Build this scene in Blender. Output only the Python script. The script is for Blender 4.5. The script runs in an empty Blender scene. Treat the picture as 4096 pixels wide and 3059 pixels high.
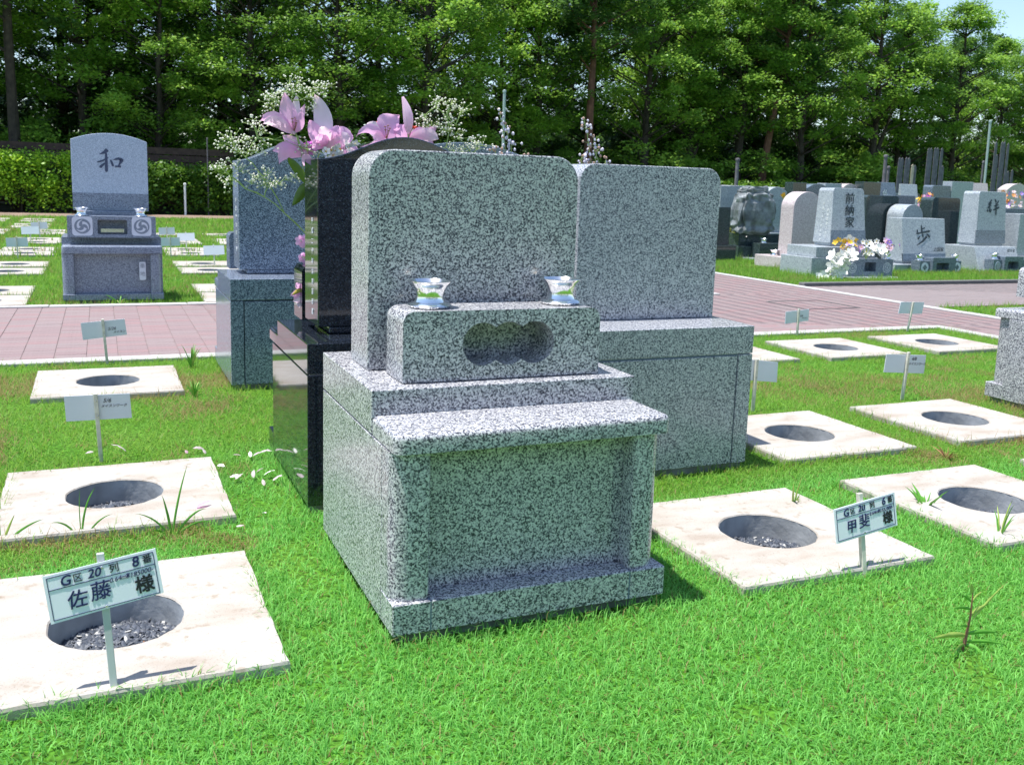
import bpy, bmesh, math, random
import numpy as np
from mathutils import Vector, Matrix
from mathutils.geometry import delaunay_2d_cdt

S = bpy.context.scene
COL = S.collection
random.seed(7)
RNG = np.random.default_rng(11)
PI = math.pi

# ------------------------------------------------------------------ camera, sky, sun
yaw, pitch, roll = 0.4083185, 0.1593206, 0.0309343
fw = Vector((math.sin(yaw)*math.cos(pitch), math.cos(yaw)*math.cos(pitch), -math.sin(pitch)))
r0 = Vector((math.cos(yaw), -math.sin(yaw), 0)); u0 = r0.cross(fw)
rt = math.cos(roll)*r0 + math.sin(roll)*u0
up = -math.sin(roll)*r0 + math.cos(roll)*u0
CAM = Vector((-1.11563, -2.72305, 1.21451))
cd = bpy.data.cameras.new('camera'); cam = bpy.data.objects.new('camera', cd); COL.objects.link(cam)
m = Matrix((rt, up, -fw)).transposed().to_4x4(); m.translation = CAM
cam.matrix_world = m
cd.sensor_width = 36; cd.lens = 33.484; cd.shift_y = -0.04114; cd.clip_start = 0.05; cd.clip_end = 2000
cd.dof.use_dof = True; cd.dof.focus_distance = 3.6; cd.dof.aperture_fstop = 9.0
S.camera = cam

w = bpy.data.worlds.new('World'); S.world = w; w.use_nodes = True
nt = w.node_tree; nt.nodes.clear()
sky = nt.nodes.new('ShaderNodeTexSky'); sky.sky_type = 'NISHITA'; sky.sun_disc = False
sky.sun_elevation = math.radians(74); sky.sun_rotation = math.radians(279)
sky.air_density = 1.0; sky.dust_density = 0.6; sky.ozone_density = 1.5
bg = nt.nodes.new('ShaderNodeBackground'); bg.inputs[1].default_value = 0.15
wo = nt.nodes.new('ShaderNodeOutputWorld')
nt.links.new(sky.outputs[0], bg.inputs[0]); nt.links.new(bg.outputs[0], wo.inputs[0])

sd = bpy.data.lights.new('sun', 'SUN'); sd.energy = 5.0; sd.angle = math.radians(0.5); sd.color = (1, .965, .9)
sun = bpy.data.objects.new('sun', sd); COL.objects.link(sun)
sun.rotation_euler = Vector((.285, -.045, -1)).to_track_quat('-Z', 'Y').to_euler()
sun.location = (-5, 1, 20)
S.view_settings.view_transform = 'Standard'; S.view_settings.look = 'None'
S.view_settings.exposure = 0.6; S.view_settings.gamma = 1; S.view_settings.use_curve_mapping = False
S.render.engine = 'CYCLES'
S.cycles.max_bounces = 8; S.cycles.transparent_max_bounces = 8

# ------------------------------------------------------------------ materials
def newmat(name):
    mt = bpy.data.materials.new(name); mt.use_nodes = True
    return mt, mt.node_tree, mt.node_tree.nodes['Principled BSDF']

def plain(name, col, rough=.6, metal=0, spec=.5, var=0, scale=8, bump=0, bscale=60, coat=0):
    mt, t, b = newmat(name)
    b.inputs['Base Color'].default_value = (*col, 1); b.inputs['Roughness'].default_value = rough
    b.inputs['Metallic'].default_value = metal; b.inputs['Specular IOR Level'].default_value = spec
    b.inputs['Coat Weight'].default_value = coat
    if var or bump:
        tc = t.nodes.new('ShaderNodeTexCoord')
    if var:
        n = t.nodes.new('ShaderNodeTexNoise'); n.inputs['Scale'].default_value = scale; n.inputs['Detail'].default_value = 5
        t.links.new(tc.outputs['Object'], n.inputs['Vector'])
        r = t.nodes.new('ShaderNodeValToRGB')
        r.color_ramp.elements[0].position = .3; r.color_ramp.elements[1].position = .7
        r.color_ramp.elements[0].color = (*[c*(1-var) for c in col], 1); r.color_ramp.elements[1].color = (*[min(1, c*(1+var)) for c in col], 1)
        t.links.new(n.outputs['Fac'], r.inputs[0]); t.links.new(r.outputs[0], b.inputs['Base Color'])
    if bump:
        n2 = t.nodes.new('ShaderNodeTexNoise'); n2.inputs['Scale'].default_value = bscale; n2.inputs['Detail'].default_value = 4
        t.links.new(tc.outputs['Object'], n2.inputs['Vector'])
        bp = t.nodes.new('ShaderNodeBump'); bp.inputs['Strength'].default_value = bump; bp.inputs['Distance'].default_value = .01
        t.links.new(n2.outputs['Fac'], bp.inputs['Height']); t.links.new(bp.outputs[0], b.inputs['Normal'])
    return mt

def granite(name, stops, scale=90, rough=.22, detail=3.5, spec=.5, coat=0):
    """polished speckled stone: stops = [(position, colour)...] over a crystal noise"""
    mt, t, b = newmat(name)
    tc = t.nodes.new('ShaderNodeTexCoord')
    n = t.nodes.new('ShaderNodeTexNoise'); n.inputs['Scale'].default_value = scale
    n.inputs['Detail'].default_value = detail; n.inputs['Roughness'].default_value = .62; n.inputs['Distortion'].default_value = .4
    v = t.nodes.new('ShaderNodeTexVoronoi'); v.inputs['Scale'].default_value = scale*1.5
    t.links.new(tc.outputs['Object'], n.inputs['Vector']); t.links.new(tc.outputs['Object'], v.inputs['Vector'])
    sp = t.nodes.new('ShaderNodeSeparateColor'); t.links.new(v.outputs['Color'], sp.inputs[0])
    mx = t.nodes.new('ShaderNodeMix'); mx.data_type = 'FLOAT'; mx.inputs[0].default_value = .30
    t.links.new(n.outputs['Fac'], mx.inputs[2]); t.links.new(sp.outputs[0], mx.inputs[3])
    r = t.nodes.new('ShaderNodeValToRGB')
    while len(r.color_ramp.elements) < len(stops): r.color_ramp.elements.new(.5)
    for e, (p, c) in zip(r.color_ramp.elements, stops): e.position = p; e.color = (*c, 1)
    t.links.new(mx.outputs[0], r.inputs[0]); t.links.new(r.outputs[0], b.inputs['Base Color'])
    b.inputs['Roughness'].default_value = rough; b.inputs['Specular IOR Level'].default_value = spec
    b.inputs['Coat Weight'].default_value = coat; b.inputs['Coat Roughness'].default_value = .03
    return mt

def tinted(name, rough=.6, trans=0.0, spec=.3, mul=1.0):
    """colour comes from the per-vertex 'tint' colour of the piece itself (leaf, blade, chip)"""
    mt, t, b = newmat(name)
    a = t.nodes.new('ShaderNodeAttribute'); a.attribute_name = 'tint'
    b.inputs['Roughness'].default_value = rough; b.inputs['Specular IOR Level'].default_value = spec
    t.links.new(a.outputs['Color'], b.inputs['Base Color'])
    if trans:
        tr = t.nodes.new('ShaderNodeBsdfTranslucent'); ms = t.nodes.new('ShaderNodeMixShader')
        hs = t.nodes.new('ShaderNodeHueSaturation'); hs.inputs['Value'].default_value = 1.7; hs.inputs['Hue'].default_value = .485
        t.links.new(a.outputs['Color'], hs.inputs['Color']); t.links.new(hs.outputs[0], tr.inputs[0])
        ms.inputs[0].default_value = trans
        o = t.nodes['Material Output']
        t.links.new(b.outputs[0], ms.inputs[1]); t.links.new(tr.outputs[0], ms.inputs[2]); t.links.new(ms.outputs[0], o.inputs[0])
    return mt

G_MAIN = granite('grey_granite', [(.34, (.046, .049, .066)), (.41, (.10, .103, .130)), (.46, (.24, .244, .277)), (.525, (.425, .422, .457)), (.64, (.65, .65, .655))], 155, .2)
G_MAIN2 = granite('blue_grey_granite', [(.34, (.06, .067, .095)), (.41, (.14, .152, .19)), (.46, (.27, .285, .325)), (.525, (.415, .428, .465)), (.64, (.61, .615, .645))], 160, .2)
G_BLACK = granite('black_granite', [(.3, (.006, .008, .013)), (.55, (.012, .017, .027)), (.70, (.06, .075, .10))], 160, .06, spec=.6, coat=.4)
G_BLUE = granite('dark_blue_granite', [(.36, (.06, .078, .115)), (.5, (.165, .205, .28)), (.62, (.36, .41, .50))], 150, .16, coat=.1)
G_WA = granite('fine_pale_granite', [(.34, (.25, .31, .42)), (.5, (.42, .50, .64)), (.64, (.58, .65, .76))], 140, .3)
G_WA2 = granite('fine_grey_granite', [(.34, (.09, .11, .16)), (.5, (.20, .235, .32)), (.64, (.34, .385, .47))], 140, .25)
G_FAR = granite('far_light_granite', [(.34, (.22, .25, .29)), (.5, (.35, .39, .43)), (.64, (.47, .51, .53))], 60, .3)
G_FARD = granite('far_polished_granite', [(.34, (.08, .11, .15)), (.5, (.14, .18, .23)), (.64, (.22, .26, .31))], 60, .12)
G_PINK = granite('far_pink_granite', [(.34, (.40, .33, .34)), (.5, (.54, .46, .47)), (.64, (.62, .56, .56))], 50, .35)
G_GREEN = granite('dark_green_granite', [(.34, (.022, .034, .036)), (.5, (.04, .06, .062)), (.64, (.07, .10, .10))], 60, .07, coat=.3)
G_ROCK = plain('rough_black_rock', (.17, .19, .20), .45, var=.6, scale=6, bump=1.0, bscale=16)
M_FOUND = plain('foundation_concrete', (.20, .20, .19), .9, var=.25, scale=12)
M_JOINT = plain('joint_sealant', (.16, .22, .30), .6)
M_JOINTL = plain('dark_gap', (.03, .04, .06), .8)
M_CHROME = plain('chrome', (.88, .88, .87), .16, metal=1)
M_STEEL = plain('steel', (.6, .61, .63), .25, metal=1)
M_HOLE = plain('hole_concrete', (.34, .36, .38), .9, var=.25, scale=9, bump=.25, bscale=40)
M_WHITE = plain('white_board', (.80, .83, .90), .4, var=.03, scale=4)
M_BACKBOARD = plain('board_back', (.68, .72, .80), .45, var=.04, scale=4)
M_POST = plain('pale_wood_post', (.60, .58, .50), .6, var=.2, scale=30)
M_MPOST = plain('grey_metal_post', (.50, .53, .53), .5, var=.1)
M_INK = plain('navy_ink', (.012, .016, .10), .5)
M_INKB = plain('black_ink', (.012, .014, .02), .5)
M_PENCIL = plain('pencil_ink', (.06, .06, .07), .6)
M_LETTER = plain('engraved_paint', (.055, .075, .14), .6)
M_LETTERD = plain('engraved_dark_paint', (.03, .045, .06), .6)
M_LETTERW = plain('engraved_white_paint', (.75, .78, .78), .6)
M_CREST = plain('crest_white', (.66, .69, .78), .55)
M_CRESTG = plain('crest_grey', (.22, .26, .33), .5)
M_KERB = plain('kerb_concrete', (.42, .41, .40), .85, var=.14, scale=9, bump=.2)
M_DKERB = plain('dark_kerb', (.12, .12, .12), .9, var=.2)
M_BARK = plain('bark', (.055, .042, .032), .9, var=.4, scale=6, bump=.8, bscale=14)
M_PINE = plain('red_pine_bark', (.16, .075, .052), .9, var=.4, scale=5, bump=.8, bscale=12)
M_WOODD = plain('weathered_board', (.14, .13, .15), .85, var=.3, scale=9)
M_WOODL = plain('fresh_board', (.55, .45, .34), .8, var=.2, scale=9)
M_FENCE = plain('brown_fence', (.075, .045, .035), .9, var=.3)
M_GALV = plain('galvanised_pole', (.38, .46, .45), .45, metal=.3)
M_STEM = plain('green_stem', (.34, .46, .14), .55)
M_LEAF = plain('flower_leaf', (.12, .20, .015), .45, var=.25, scale=20)
M_BUD = plain('baby_breath_white', (.78, .76, .66), .7)
def petal(name, col, tcol):
    mt = plain(name, col, .5, var=.13, scale=16); t = mt.node_tree; b = t.nodes['Principled BSDF']
    tr = t.nodes.new('ShaderNodeBsdfTranslucent'); tr.inputs[0].default_value = (*tcol, 1); ms = t.nodes.new('ShaderNodeMixShader'); ms.inputs[0].default_value = .55
    t.links.new(b.outputs[0], ms.inputs[1]); t.links.new(tr.outputs[0], ms.inputs[2]); t.links.new(ms.outputs[0], t.nodes['Material Output'].inputs[0]); return mt
M_LILY = petal('pink_petal', (.95, .56, .82), (1, .58, .88))
M_LILYP = petal('pale_pink_petal', (.95, .74, .85), (1, .78, .9))
M_PETW = plain('white_petal', (.85, .84, .80), .55)
M_PETY = plain('yellow_petal', (.80, .52, .03), .55)
M_PETO = plain('orange_petal', (.80, .30, .10), .55)
M_PETV = plain('violet_petal', (.36, .22, .70), .55)
M_PETM = plain('magenta_petal', (.62, .12, .55), .55)
M_PETR = plain('red_petal', (.55, .05, .02), .55)
M_LILAC = plain('lilac_floret', (.66, .62, .74), .6)
M_TAN = plain('dry_bud', (.42, .28, .22), .7)
M_YLEAF = plain('yellow_leaf', (.75, .62, .12), .5)
M_DRY = plain('dry_leaf', (.34, .16, .08), .7)
M_WEEDSTEM = plain('weed_stem', (.28, .13, .08), .7)
M_GRASS = tinted('grass_blade', .55, .42, .25)
M_LEAVES = tinted('tree_leaf', .42, .36, .4)
M_CHIP = tinted('stone_chip', .6, 0, .4)

def slab_material():
    mt, t, b = newmat('pale_concrete')
    tc = t.nodes.new('ShaderNodeTexCoord'); oi = t.nodes.new('ShaderNodeObjectInfo')
    ad = t.nodes.new('ShaderNodeVectorMath'); ad.operation = 'ADD'
    ml = t.nodes.new('ShaderNodeVectorMath'); ml.operation = 'SCALE'; ml.inputs['Scale'].default_value = 40
    cb = t.nodes.new('ShaderNodeCombineXYZ')
    for i in range(3): t.links.new(oi.outputs['Random'], cb.inputs[i])
    t.links.new(cb.outputs[0], ml.inputs[0]); t.links.new(tc.outputs['Object'], ad.inputs[0]); t.links.new(ml.outputs[0], ad.inputs[1])
    def ramp(scale, detail, stops, stretch=None):
        n = t.nodes.new('ShaderNodeTexNoise'); n.inputs['Scale'].default_value = scale; n.inputs['Detail'].default_value = detail
        src = ad.outputs[0]
        if stretch:
            mp = t.nodes.new('ShaderNodeMapping'); mp.inputs['Scale'].default_value = stretch
            t.links.new(src, mp.inputs[0]); src = mp.outputs[0]
        t.links.new(src, n.inputs['Vector'])
        r = t.nodes.new('ShaderNodeValToRGB')
        while len(r.color_ramp.elements) < len(stops): r.color_ramp.elements.new(.5)
        for e, (p, c) in zip(r.color_ramp.elements, stops): e.position = p; e.color = (*c, 1)
        t.links.new(n.outputs['Fac'], r.inputs[0]); return r
    a = ramp(4, 6, [(.30, (.335, .285, .24)), (.45, (.39, .355, .315)), (.62, (.43, .405, .375))], (1, 2.2, 1))
    s = ramp(26, 5, [(.30, (.70, .62, .53)), (.40, (1, 1, 1))])
    f = ramp(220, 2, [(.28, (.66, .65, .63)), (.42, (1, 1, 1))])
    m1 = t.nodes.new('ShaderNodeMix'); m1.data_type = 'RGBA'; m1.blend_type = 'MULTIPLY'; m1.inputs[0].default_value = .7
    m2 = t.nodes.new('ShaderNodeMix'); m2.data_type = 'RGBA'; m2.blend_type = 'MULTIPLY'; m2.inputs[0].default_value = .8
    t.links.new(a.outputs[0], m1.inputs[6]); t.links.new(s.outputs[0], m1.inputs[7])
    t.links.new(m1.outputs[2], m2.inputs[6]); t.links.new(f.outputs[0], m2.inputs[7])
    t.links.new(m2.outputs[2], b.inputs['Base Color']); b.inputs['Roughness'].default_value = .9
    n = t.nodes.new('ShaderNodeTexNoise'); n.inputs['Scale'].default_value = 90; n.inputs['Detail'].default_value = 5
    t.links.new(ad.outputs[0], n.inputs['Vector'])
    bp = t.nodes.new('ShaderNodeBump'); bp.inputs['Strength'].default_value = .25; bp.inputs['Distance'].default_value = .006
    t.links.new(n.outputs['Fac'], bp.inputs['Height']); t.links.new(bp.outputs[0], b.inputs['Normal'])
    return mt
M_SLAB = slab_material()

def paver_material(name, c1, c2, c3):
    mt, t, b = newmat(name)
    oi = t.nodes.new('ShaderNodeObjectInfo'); a = t.nodes.new('ShaderNodeAttribute'); a.attribute_name = 'tint'
    ad = t.nodes.new('ShaderNodeMath'); ad.operation = 'ADD'; fr = t.nodes.new('ShaderNodeMath'); fr.operation = 'FRACT'
    t.links.new(oi.outputs['Random'], ad.inputs[0]); t.links.new(a.outputs['Fac'], ad.inputs[1]); t.links.new(ad.outputs[0], fr.inputs[0])
    r = t.nodes.new('ShaderNodeValToRGB'); r.color_ramp.elements.new(.5)
    for e, (p, c) in zip(r.color_ramp.elements, [(0, c1), (.5, c2), (1, c3)]): e.position = p; e.color = (*c, 1)
    t.links.new(fr.outputs[0], r.inputs[0])
    tc = t.nodes.new('ShaderNodeTexCoord'); n = t.nodes.new('ShaderNodeTexNoise'); n.inputs['Scale'].default_value = 45; n.inputs['Detail'].default_value = 6
    t.links.new(tc.outputs['Object'], n.inputs['Vector'])
    r2 = t.nodes.new('ShaderNodeValToRGB'); r2.color_ramp.elements[0].position = .3; r2.color_ramp.elements[1].position = .6
    r2.color_ramp.elements[0].color = (.8, .8, .8, 1); r2.color_ramp.elements[1].color = (1, 1, 1, 1)
    t.links.new(n.outputs['Fac'], r2.inputs[0])
    mx = t.nodes.new('ShaderNodeMix'); mx.data_type = 'RGBA'; mx.blend_type = 'MULTIPLY'; mx.inputs[0].default_value = 1
    t.links.new(r.outputs[0], mx.inputs[6]); t.links.new(r2.outputs[0], mx.inputs[7]); t.links.new(mx.outputs[2], b.inputs['Base Color'])
    b.inputs['Roughness'].default_value = .85
    return mt
M_PAVER = paver_material('pink_paver', (.245, .172, .176), (.255, .20, .20), (.275, .175, .178))
M_PAVER2 = paver_material('grey_pink_paver', (.215, .172, .17), (.23, .19, .188), (.215, .18, .18))
M_SAND = plain('joint_sand', (.22, .17, .168), .95, var=.15, scale=20)

def lawn_material():
    mt, t, b = newmat('turf')
    tc = t.nodes.new('ShaderNodeTexCoord')
    n = t.nodes.new('ShaderNodeTexNoise'); n.inputs['Scale'].default_value = 1.2; n.inputs['Detail'].default_value = 8
    n2 = t.nodes.new('ShaderNodeTexNoise'); n2.inputs['Scale'].default_value = 60; n2.inputs['Detail'].default_value = 6
    t.links.new(tc.outputs['Object'], n.inputs['Vector']); t.links.new(tc.outputs['Object'], n2.inputs['Vector'])
    r = t.nodes.new('ShaderNodeValToRGB'); r.color_ramp.elements.new(.5)
    for e, (p, c) in zip(r.color_ramp.elements, [(.3, (.05, .14, .016)), (.5, (.075, .21, .022)), (.7, (.10, .21, .03))]): e.position = p; e.color = (*c, 1)
    r2 = t.nodes.new('ShaderNodeValToRGB'); r2.color_ramp.elements[0].position = .35; r2.color_ramp.elements[1].position = .65
    r2.color_ramp.elements[0].color = (.35, .33, .3, 1); r2.color_ramp.elements[1].color = (1.2, 1.2, 1.1, 1)
    t.links.new(n.outputs['Fac'], r.inputs[0]); t.links.new(n2.outputs['Fac'], r2.inputs[0])
    mx = t.nodes.new('ShaderNodeMix'); mx.data_type = 'RGBA'; mx.blend_type = 'MULTIPLY'; mx.inputs[0].default_value = 1
    t.links.new(r.outputs[0], mx.inputs[6]); t.links.new(r2.outputs[0], mx.inputs[7]); t.links.new(mx.outputs[2], b.inputs['Base Color'])
    b.inputs['Roughness'].default_value = .95; b.inputs['Specular IOR Level'].default_value = .1
    return mt
M_LAWN = lawn_material()
M_SOIL = plain('forest_soil', (.05, .045, .028), .95, var=.5, scale=.8)
M_DIRT = plain('dirt_strip', (.24, .17, .13), .95, var=.25, scale=2)

# ------------------------------------------------------------------ object helpers
def tag(o, label=None, cat=None, group=None, kind=None):
    if label: o['label'] = label
    if cat: o['category'] = cat
    if group: o['group'] = group
    if kind: o['kind'] = kind
    return o

def thing(name, label, cat, loc=(0, 0, 0), rz=0, group=None):
    o = bpy.data.objects.new(name, None); COL.objects.link(o); o.location = loc; o.rotation_euler = (0, 0, rz)
    o.empty_display_size = .1
    return tag(o, label, cat, group)

def link(name, me, parent=None, loc=None, rot=None):
    o = bpy.data.objects.new(name, me); COL.objects.link(o)
    if parent: o.parent = parent
    if loc is not None: o.location = loc
    if rot is not None: o.rotation_euler = rot
    return o

def copy_thing(root, loc, rz=0, label=None, group=None, scale=None):
    c = root.copy(); COL.objects.link(c); c.location = loc; c.rotation_euler = (0, 0, rz)
    if scale: c.scale = scale
    if label: c['label'] = label
    if group: c['group'] = group
    for ch in root.children:
        d = ch.copy(); COL.objects.link(d); d.parent = c
        for g in ch.children:
            e = g.copy(); COL.objects.link(e); e.parent = d
    return c

class MB:
    def __init__(s): s.b = bmesh.new()
    def box(s, x0, x1, y0, y1, z0, z1):
        v = [s.b.verts.new(p) for p in [(x0,y0,z0),(x1,y0,z0),(x1,y1,z0),(x0,y1,z0),(x0,y0,z1),(x1,y0,z1),(x1,y1,z1),(x0,y1,z1)]]
        for f in [(3,2,1,0),(4,5,6,7),(0,1,5,4),(1,2,6,5),(2,3,7,6),(3,0,4,7)]: s.b.faces.new([v[i] for i in f])
        return s
    def prism(s, pts, fn0, fn1):
        a = [s.b.verts.new(fn0(*p)) for p in pts]; c = [s.b.verts.new(fn1(*p)) for p in pts]
        n = len(pts)
        s.b.faces.new(a); s.b.faces.new(c[::-1])
        for i in range(n): s.b.faces.new([a[i], c[i], c[(i+1) % n], a[(i+1) % n]])
        return s
    def xz(s, pts, y0, y1): return s.prism(pts, lambda x, z: (x, y0, z), lambda x, z: (x, y1, z))
    def xy(s, pts, z0, z1): return s.prism(pts, lambda x, y: (x, y, z1), lambda x, y: (x, y, z0))
    def lathe(s, prof, cx=0, cy=0, cz=0, n=24):
        rings = []
        for r, z in prof:
            rings.append([s.b.verts.new((cx+r*math.cos(2*PI*i/n), cy+r*math.sin(2*PI*i/n), cz+z)) for i in range(n)])
        for A, B in zip(rings, rings[1:]):
            for i in range(n): s.b.faces.new([A[i], A[(i+1) % n], B[(i+1) % n], B[i]])
        s.b.faces.new(rings[0][::-1]); s.b.faces.new(rings[-1])
        return s
    def tube(s, path, radii, n=7):
        path = [Vector(p) for p in path]; rings = []
        for i, p in enumerate(path):
            d = (path[min(i+1, len(path)-1)] - path[max(i-1, 0)]).normalized()
            a = d.orthogonal().normalized(); b = d.cross(a)
            r = float(radii[i] if hasattr(radii, '__len__') else radii)
            rings.append([s.b.verts.new(p + r*(math.cos(2*PI*k/n)*a + math.sin(2*PI*k/n)*b)) for k in range(n)])
        for A, B in zip(rings, rings[1:]):
            # align rings to the nearest start vertex so the tube does not twist
            k0 = min(range(n), key=lambda k: (B[k].co - A[0].co).length)
            B[:] = B[k0:] + B[:k0]
            for i in range(n): s.b.faces.new([A[i], A[(i+1) % n], B[(i+1) % n], B[i]])
        s.b.faces.new(rings[0][::-1]); s.b.faces.new(rings[-1]); return s
    def ball(s, c, r, sub=1, squash=(1, 1, 1)):
        mt = Matrix.Translation(c) @ Matrix.Diagonal((r*squash[0], r*squash[1], r*squash[2], 1))
        bmesh.ops.create_icosphere(s.b, subdivisions=sub, radius=1, matrix=mt); return s
    def quad(s, a, b, c, d):
        s.b.faces.new([s.b.verts.new(p) for p in (a, b, c, d)]); return s
    def mesh(s, name, mat, bevel=0, seg=2, smooth=False, ang=.5):
        bm = s.b
        bmesh.ops.recalc_face_normals(bm, faces=bm.faces)
        if bevel:
            ed = [e for e in bm.edges if len(e.link_faces) == 2 and e.calc_face_angle(0) > ang]
            bmesh.ops.bevel(bm, geom=ed, offset=bevel, segments=seg, affect='EDGES', profile=.5, clamp_overlap=True)
        me = bpy.data.meshes.new(name); bm.to_mesh(me); bm.free()
        for mm in (mat if isinstance(mat, list) else [mat]): me.materials.append(mm)
        if smooth:
            me.polygons.foreach_set('use_smooth', [True]*len(me.polygons))
            me.set_sharp_from_angle(angle=.6)
        return me
    def build(s, name, mat, parent=None, bevel=0, seg=2, smooth=False, loc=None, rot=None, ang=.5):
        return link(name, s.mesh(name, mat, bevel, seg, smooth, ang), parent, loc, rot)

def np_mesh(name, co, faces, mat, tint=None, smooth=False):
    me = bpy.data.meshes.new(name); k = faces.shape[1]
    me.vertices.add(len(co)); me.vertices.foreach_set('co', np.ascontiguousarray(co, dtype=np.float32).ravel())
    me.loops.add(faces.size); me.loops.foreach_set('vertex_index', np.ascontiguousarray(faces, dtype=np.int32).ravel())
    me.polygons.add(len(faces)); me.polygons.foreach_set('loop_start', np.arange(0, faces.size, k, dtype=np.int32))
    if tint is not None:
        at = me.attributes.new('tint', 'FLOAT_COLOR', 'POINT')
        c4 = np.ones((len(co), 4), np.float32); c4[:, :3] = tint
        at.data.foreach_set('color', c4.ravel())
    me.materials.append(mat); me.update(calc_edges=True); me.validate()
    if smooth: me.polygons.foreach_set('use_smooth', [True]*len(me.polygons))
    return me

def rrect(x0, x1, z0, z1, r, n=8, rb=0):
    p = []
    def arc(cx, cz, r, a0, a1):
        for i in range(n+1):
            a = a0 + (a1-a0)*i/n; p.append((cx+r*math.cos(a), cz+r*math.sin(a)))
    if rb: arc(x0+rb, z0+rb, rb, PI, 1.5*PI); arc(x1-rb, z0+rb, rb, 1.5*PI, 2*PI)
    else: p.extend([(x0, z0), (x1, z0)])
    if r: arc(x1-r, z1-r, r, 0, PI/2); arc(x0+r, z1-r, r, PI/2, PI)
    else: p.extend([(x1, z1), (x0, z1)])
    return p

def arch(x0, x1, z0, zs, zt, n=20):
    p = [(x0, z0), (x1, z0)]
    for i in range(n+1):
        t = i/n; x = x1 + (x0-x1)*t; p.append((x, zs + (zt-zs)*(1-(2*t-1)**2)))
    return p

def ogee(x0, x1, z0, zs, zt, n=28):
    p = [(x0, z0), (x1, z0)]
    for i in range(n+1):
        t = i/n; x = x1 + (x0-x1)*t; p.append((x, zs + (zt-zs)*(.5-.5*math.cos(2*PI*t))**.95))
    return p

def dedupe(p):
    q = []
    for a in p:
        if not q or (abs(a[0]-q[-1][0]) + abs(a[1]-q[-1][1])) > 1e-6: q.append(a)
    if abs(q[0][0]-q[-1][0]) + abs(q[0][1]-q[-1][1]) < 1e-6: q.pop()
    return q

def cavity_block(outline, hole, y0, y1, depth):
    """a block (outline in x,z from y0 to y1) with a recess of the hole's outline cut into its front"""
    mb = MB(); bm = mb.b; outline = dedupe(outline)
    co = [Vector(p) for p in outline + hole]; n = len(outline); h = len(hole)
    ed = [(i, (i+1) % n) for i in range(n)] + [(n+i, n+(i+1) % h) for i in range(h)]
    vo, eo, fo, *_ = delaunay_2d_cdt(co, ed, [], 0, 1e-6)
    def inside(pt, poly):
        c = False
        for i in range(len(poly)):
            a, b = poly[i], poly[i-1]
            if (a[1] > pt[1]) != (b[1] > pt[1]) and pt[0] < (b[0]-a[0])*(pt[1]-a[1])/(b[1]-a[1]) + a[0]: c = not c
        return c
    V = [bm.verts.new((p[0], y0, p[1])) for p in vo]
    for f in fo:
        ct = (sum(vo[i][0] for i in f)/len(f), sum(vo[i][1] for i in f)/len(f))
        if inside(ct, outline) and not inside(ct, hole): bm.faces.new([V[i] for i in f])
    key = lambda p: (round(p[0], 5), round(p[1], 5))
    ix = {key(p): V[i] for i, p in enumerate(vo)}
    bk = [bm.verts.new((x, y1, z)) for x, z in outline]; bm.faces.new(bk)
    for i in range(n):
        j = (i+1) % n; bm.faces.new([ix[key(outline[i])], ix[key(outline[j])], bk[j], bk[i]])
    hb = [bm.verts.new((x, y0+depth, z)) for x, z in hole]; bm.faces.new(hb)
    for i in range(h):
        j = (i+1) % h; bm.faces.new([ix[key(hole[i])], ix[key(hole[j])], hb[j], hb[i]])
    for v in [v for v in bm.verts if not v.link_faces]: bm.verts.remove(v)
    return mb

def lobes(cx, cz, r, s, n=14):
    """outline of three merged circles"""
    p = []; h = math.acos(s/2/r)
    for k, (a0, a1) in enumerate([(h, 2*PI-h)]):
        pass
    A = lambda c, a0, a1: [(c + r*math.cos(a0+(a1-a0)*i/n), cz + r*math.sin(a0+(a1-a0)*i/n)) for i in range(n)]
    p += A(cx-s, h, 2*PI-h)                      # left lobe, counter-clockwise from its upper cusp
    p += A(cx, PI+h, 2*PI-h)
    p += A(cx+s, -PI+h, PI-h)
    p += A(cx, h, PI-h)
    return p

VASE_PROF = [(.055, 0), (.064, .002), (.066, .007), (.060, .013), (.047, .017), (.042, .028), (.0415, .04), (.046, .055), (.055, .068), (.066, .078), (.067, .080), (.063, .081), (.050, .066), (.040, .05), (.02, .046)]
vase_me = None
def vase(loc, label, group, s=1.0):
    global vase_me
    if vase_me is None: vase_me = MB().lathe(VASE_PROF, n=40).mesh('flower_vase', M_CHROME, smooth=True)
    o = link('flower_vase', vase_me, None, loc); o.scale = (s, s, s)
    return tag(o, label, 'vase', group)

# ---- lettering
_txt = {}
def text_mesh(s, size, mat, bold=0.0, shear=0.0, depth=.0006, name='lettering'):
    k = (s, size, mat.name, bold, shear)
    if k in _txt: return _txt[k]
    c = bpy.data.curves.new('letter_curve', 'FONT'); c.body = s; c.size = size; c.align_x = 'CENTER'; c.align_y = 'CENTER'
    c.shear = shear; c.extrude = depth; c.resolution_u = 3
    o = bpy.data.objects.new('letter_curve', c); COL.objects.link(o)
    dg = bpy.context.evaluated_depsgraph_get(); dg.update()
    me = bpy.data.meshes.new_from_object(o.evaluated_get(dg)); me.name = name
    bpy.data.objects.remove(o); bpy.data.curves.remove(c)
    if bold:
        bm = bmesh.new()
        for i, (dx, dy) in enumerate(((-1, -1), (1, -1), (1, 1), (-1, 1), (0, 0))):
            n0 = len(bm.verts); bm.from_mesh(me); bm.verts.ensure_lookup_table()
            for v in bm.verts[n0:]: v.co += Vector((dx*bold*.5, dy*bold*.5, i*.00006))
        bm.to_mesh(me); bm.free()
    me.materials.clear(); me.materials.append(mat)
    _txt[k] = me; return me

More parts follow.
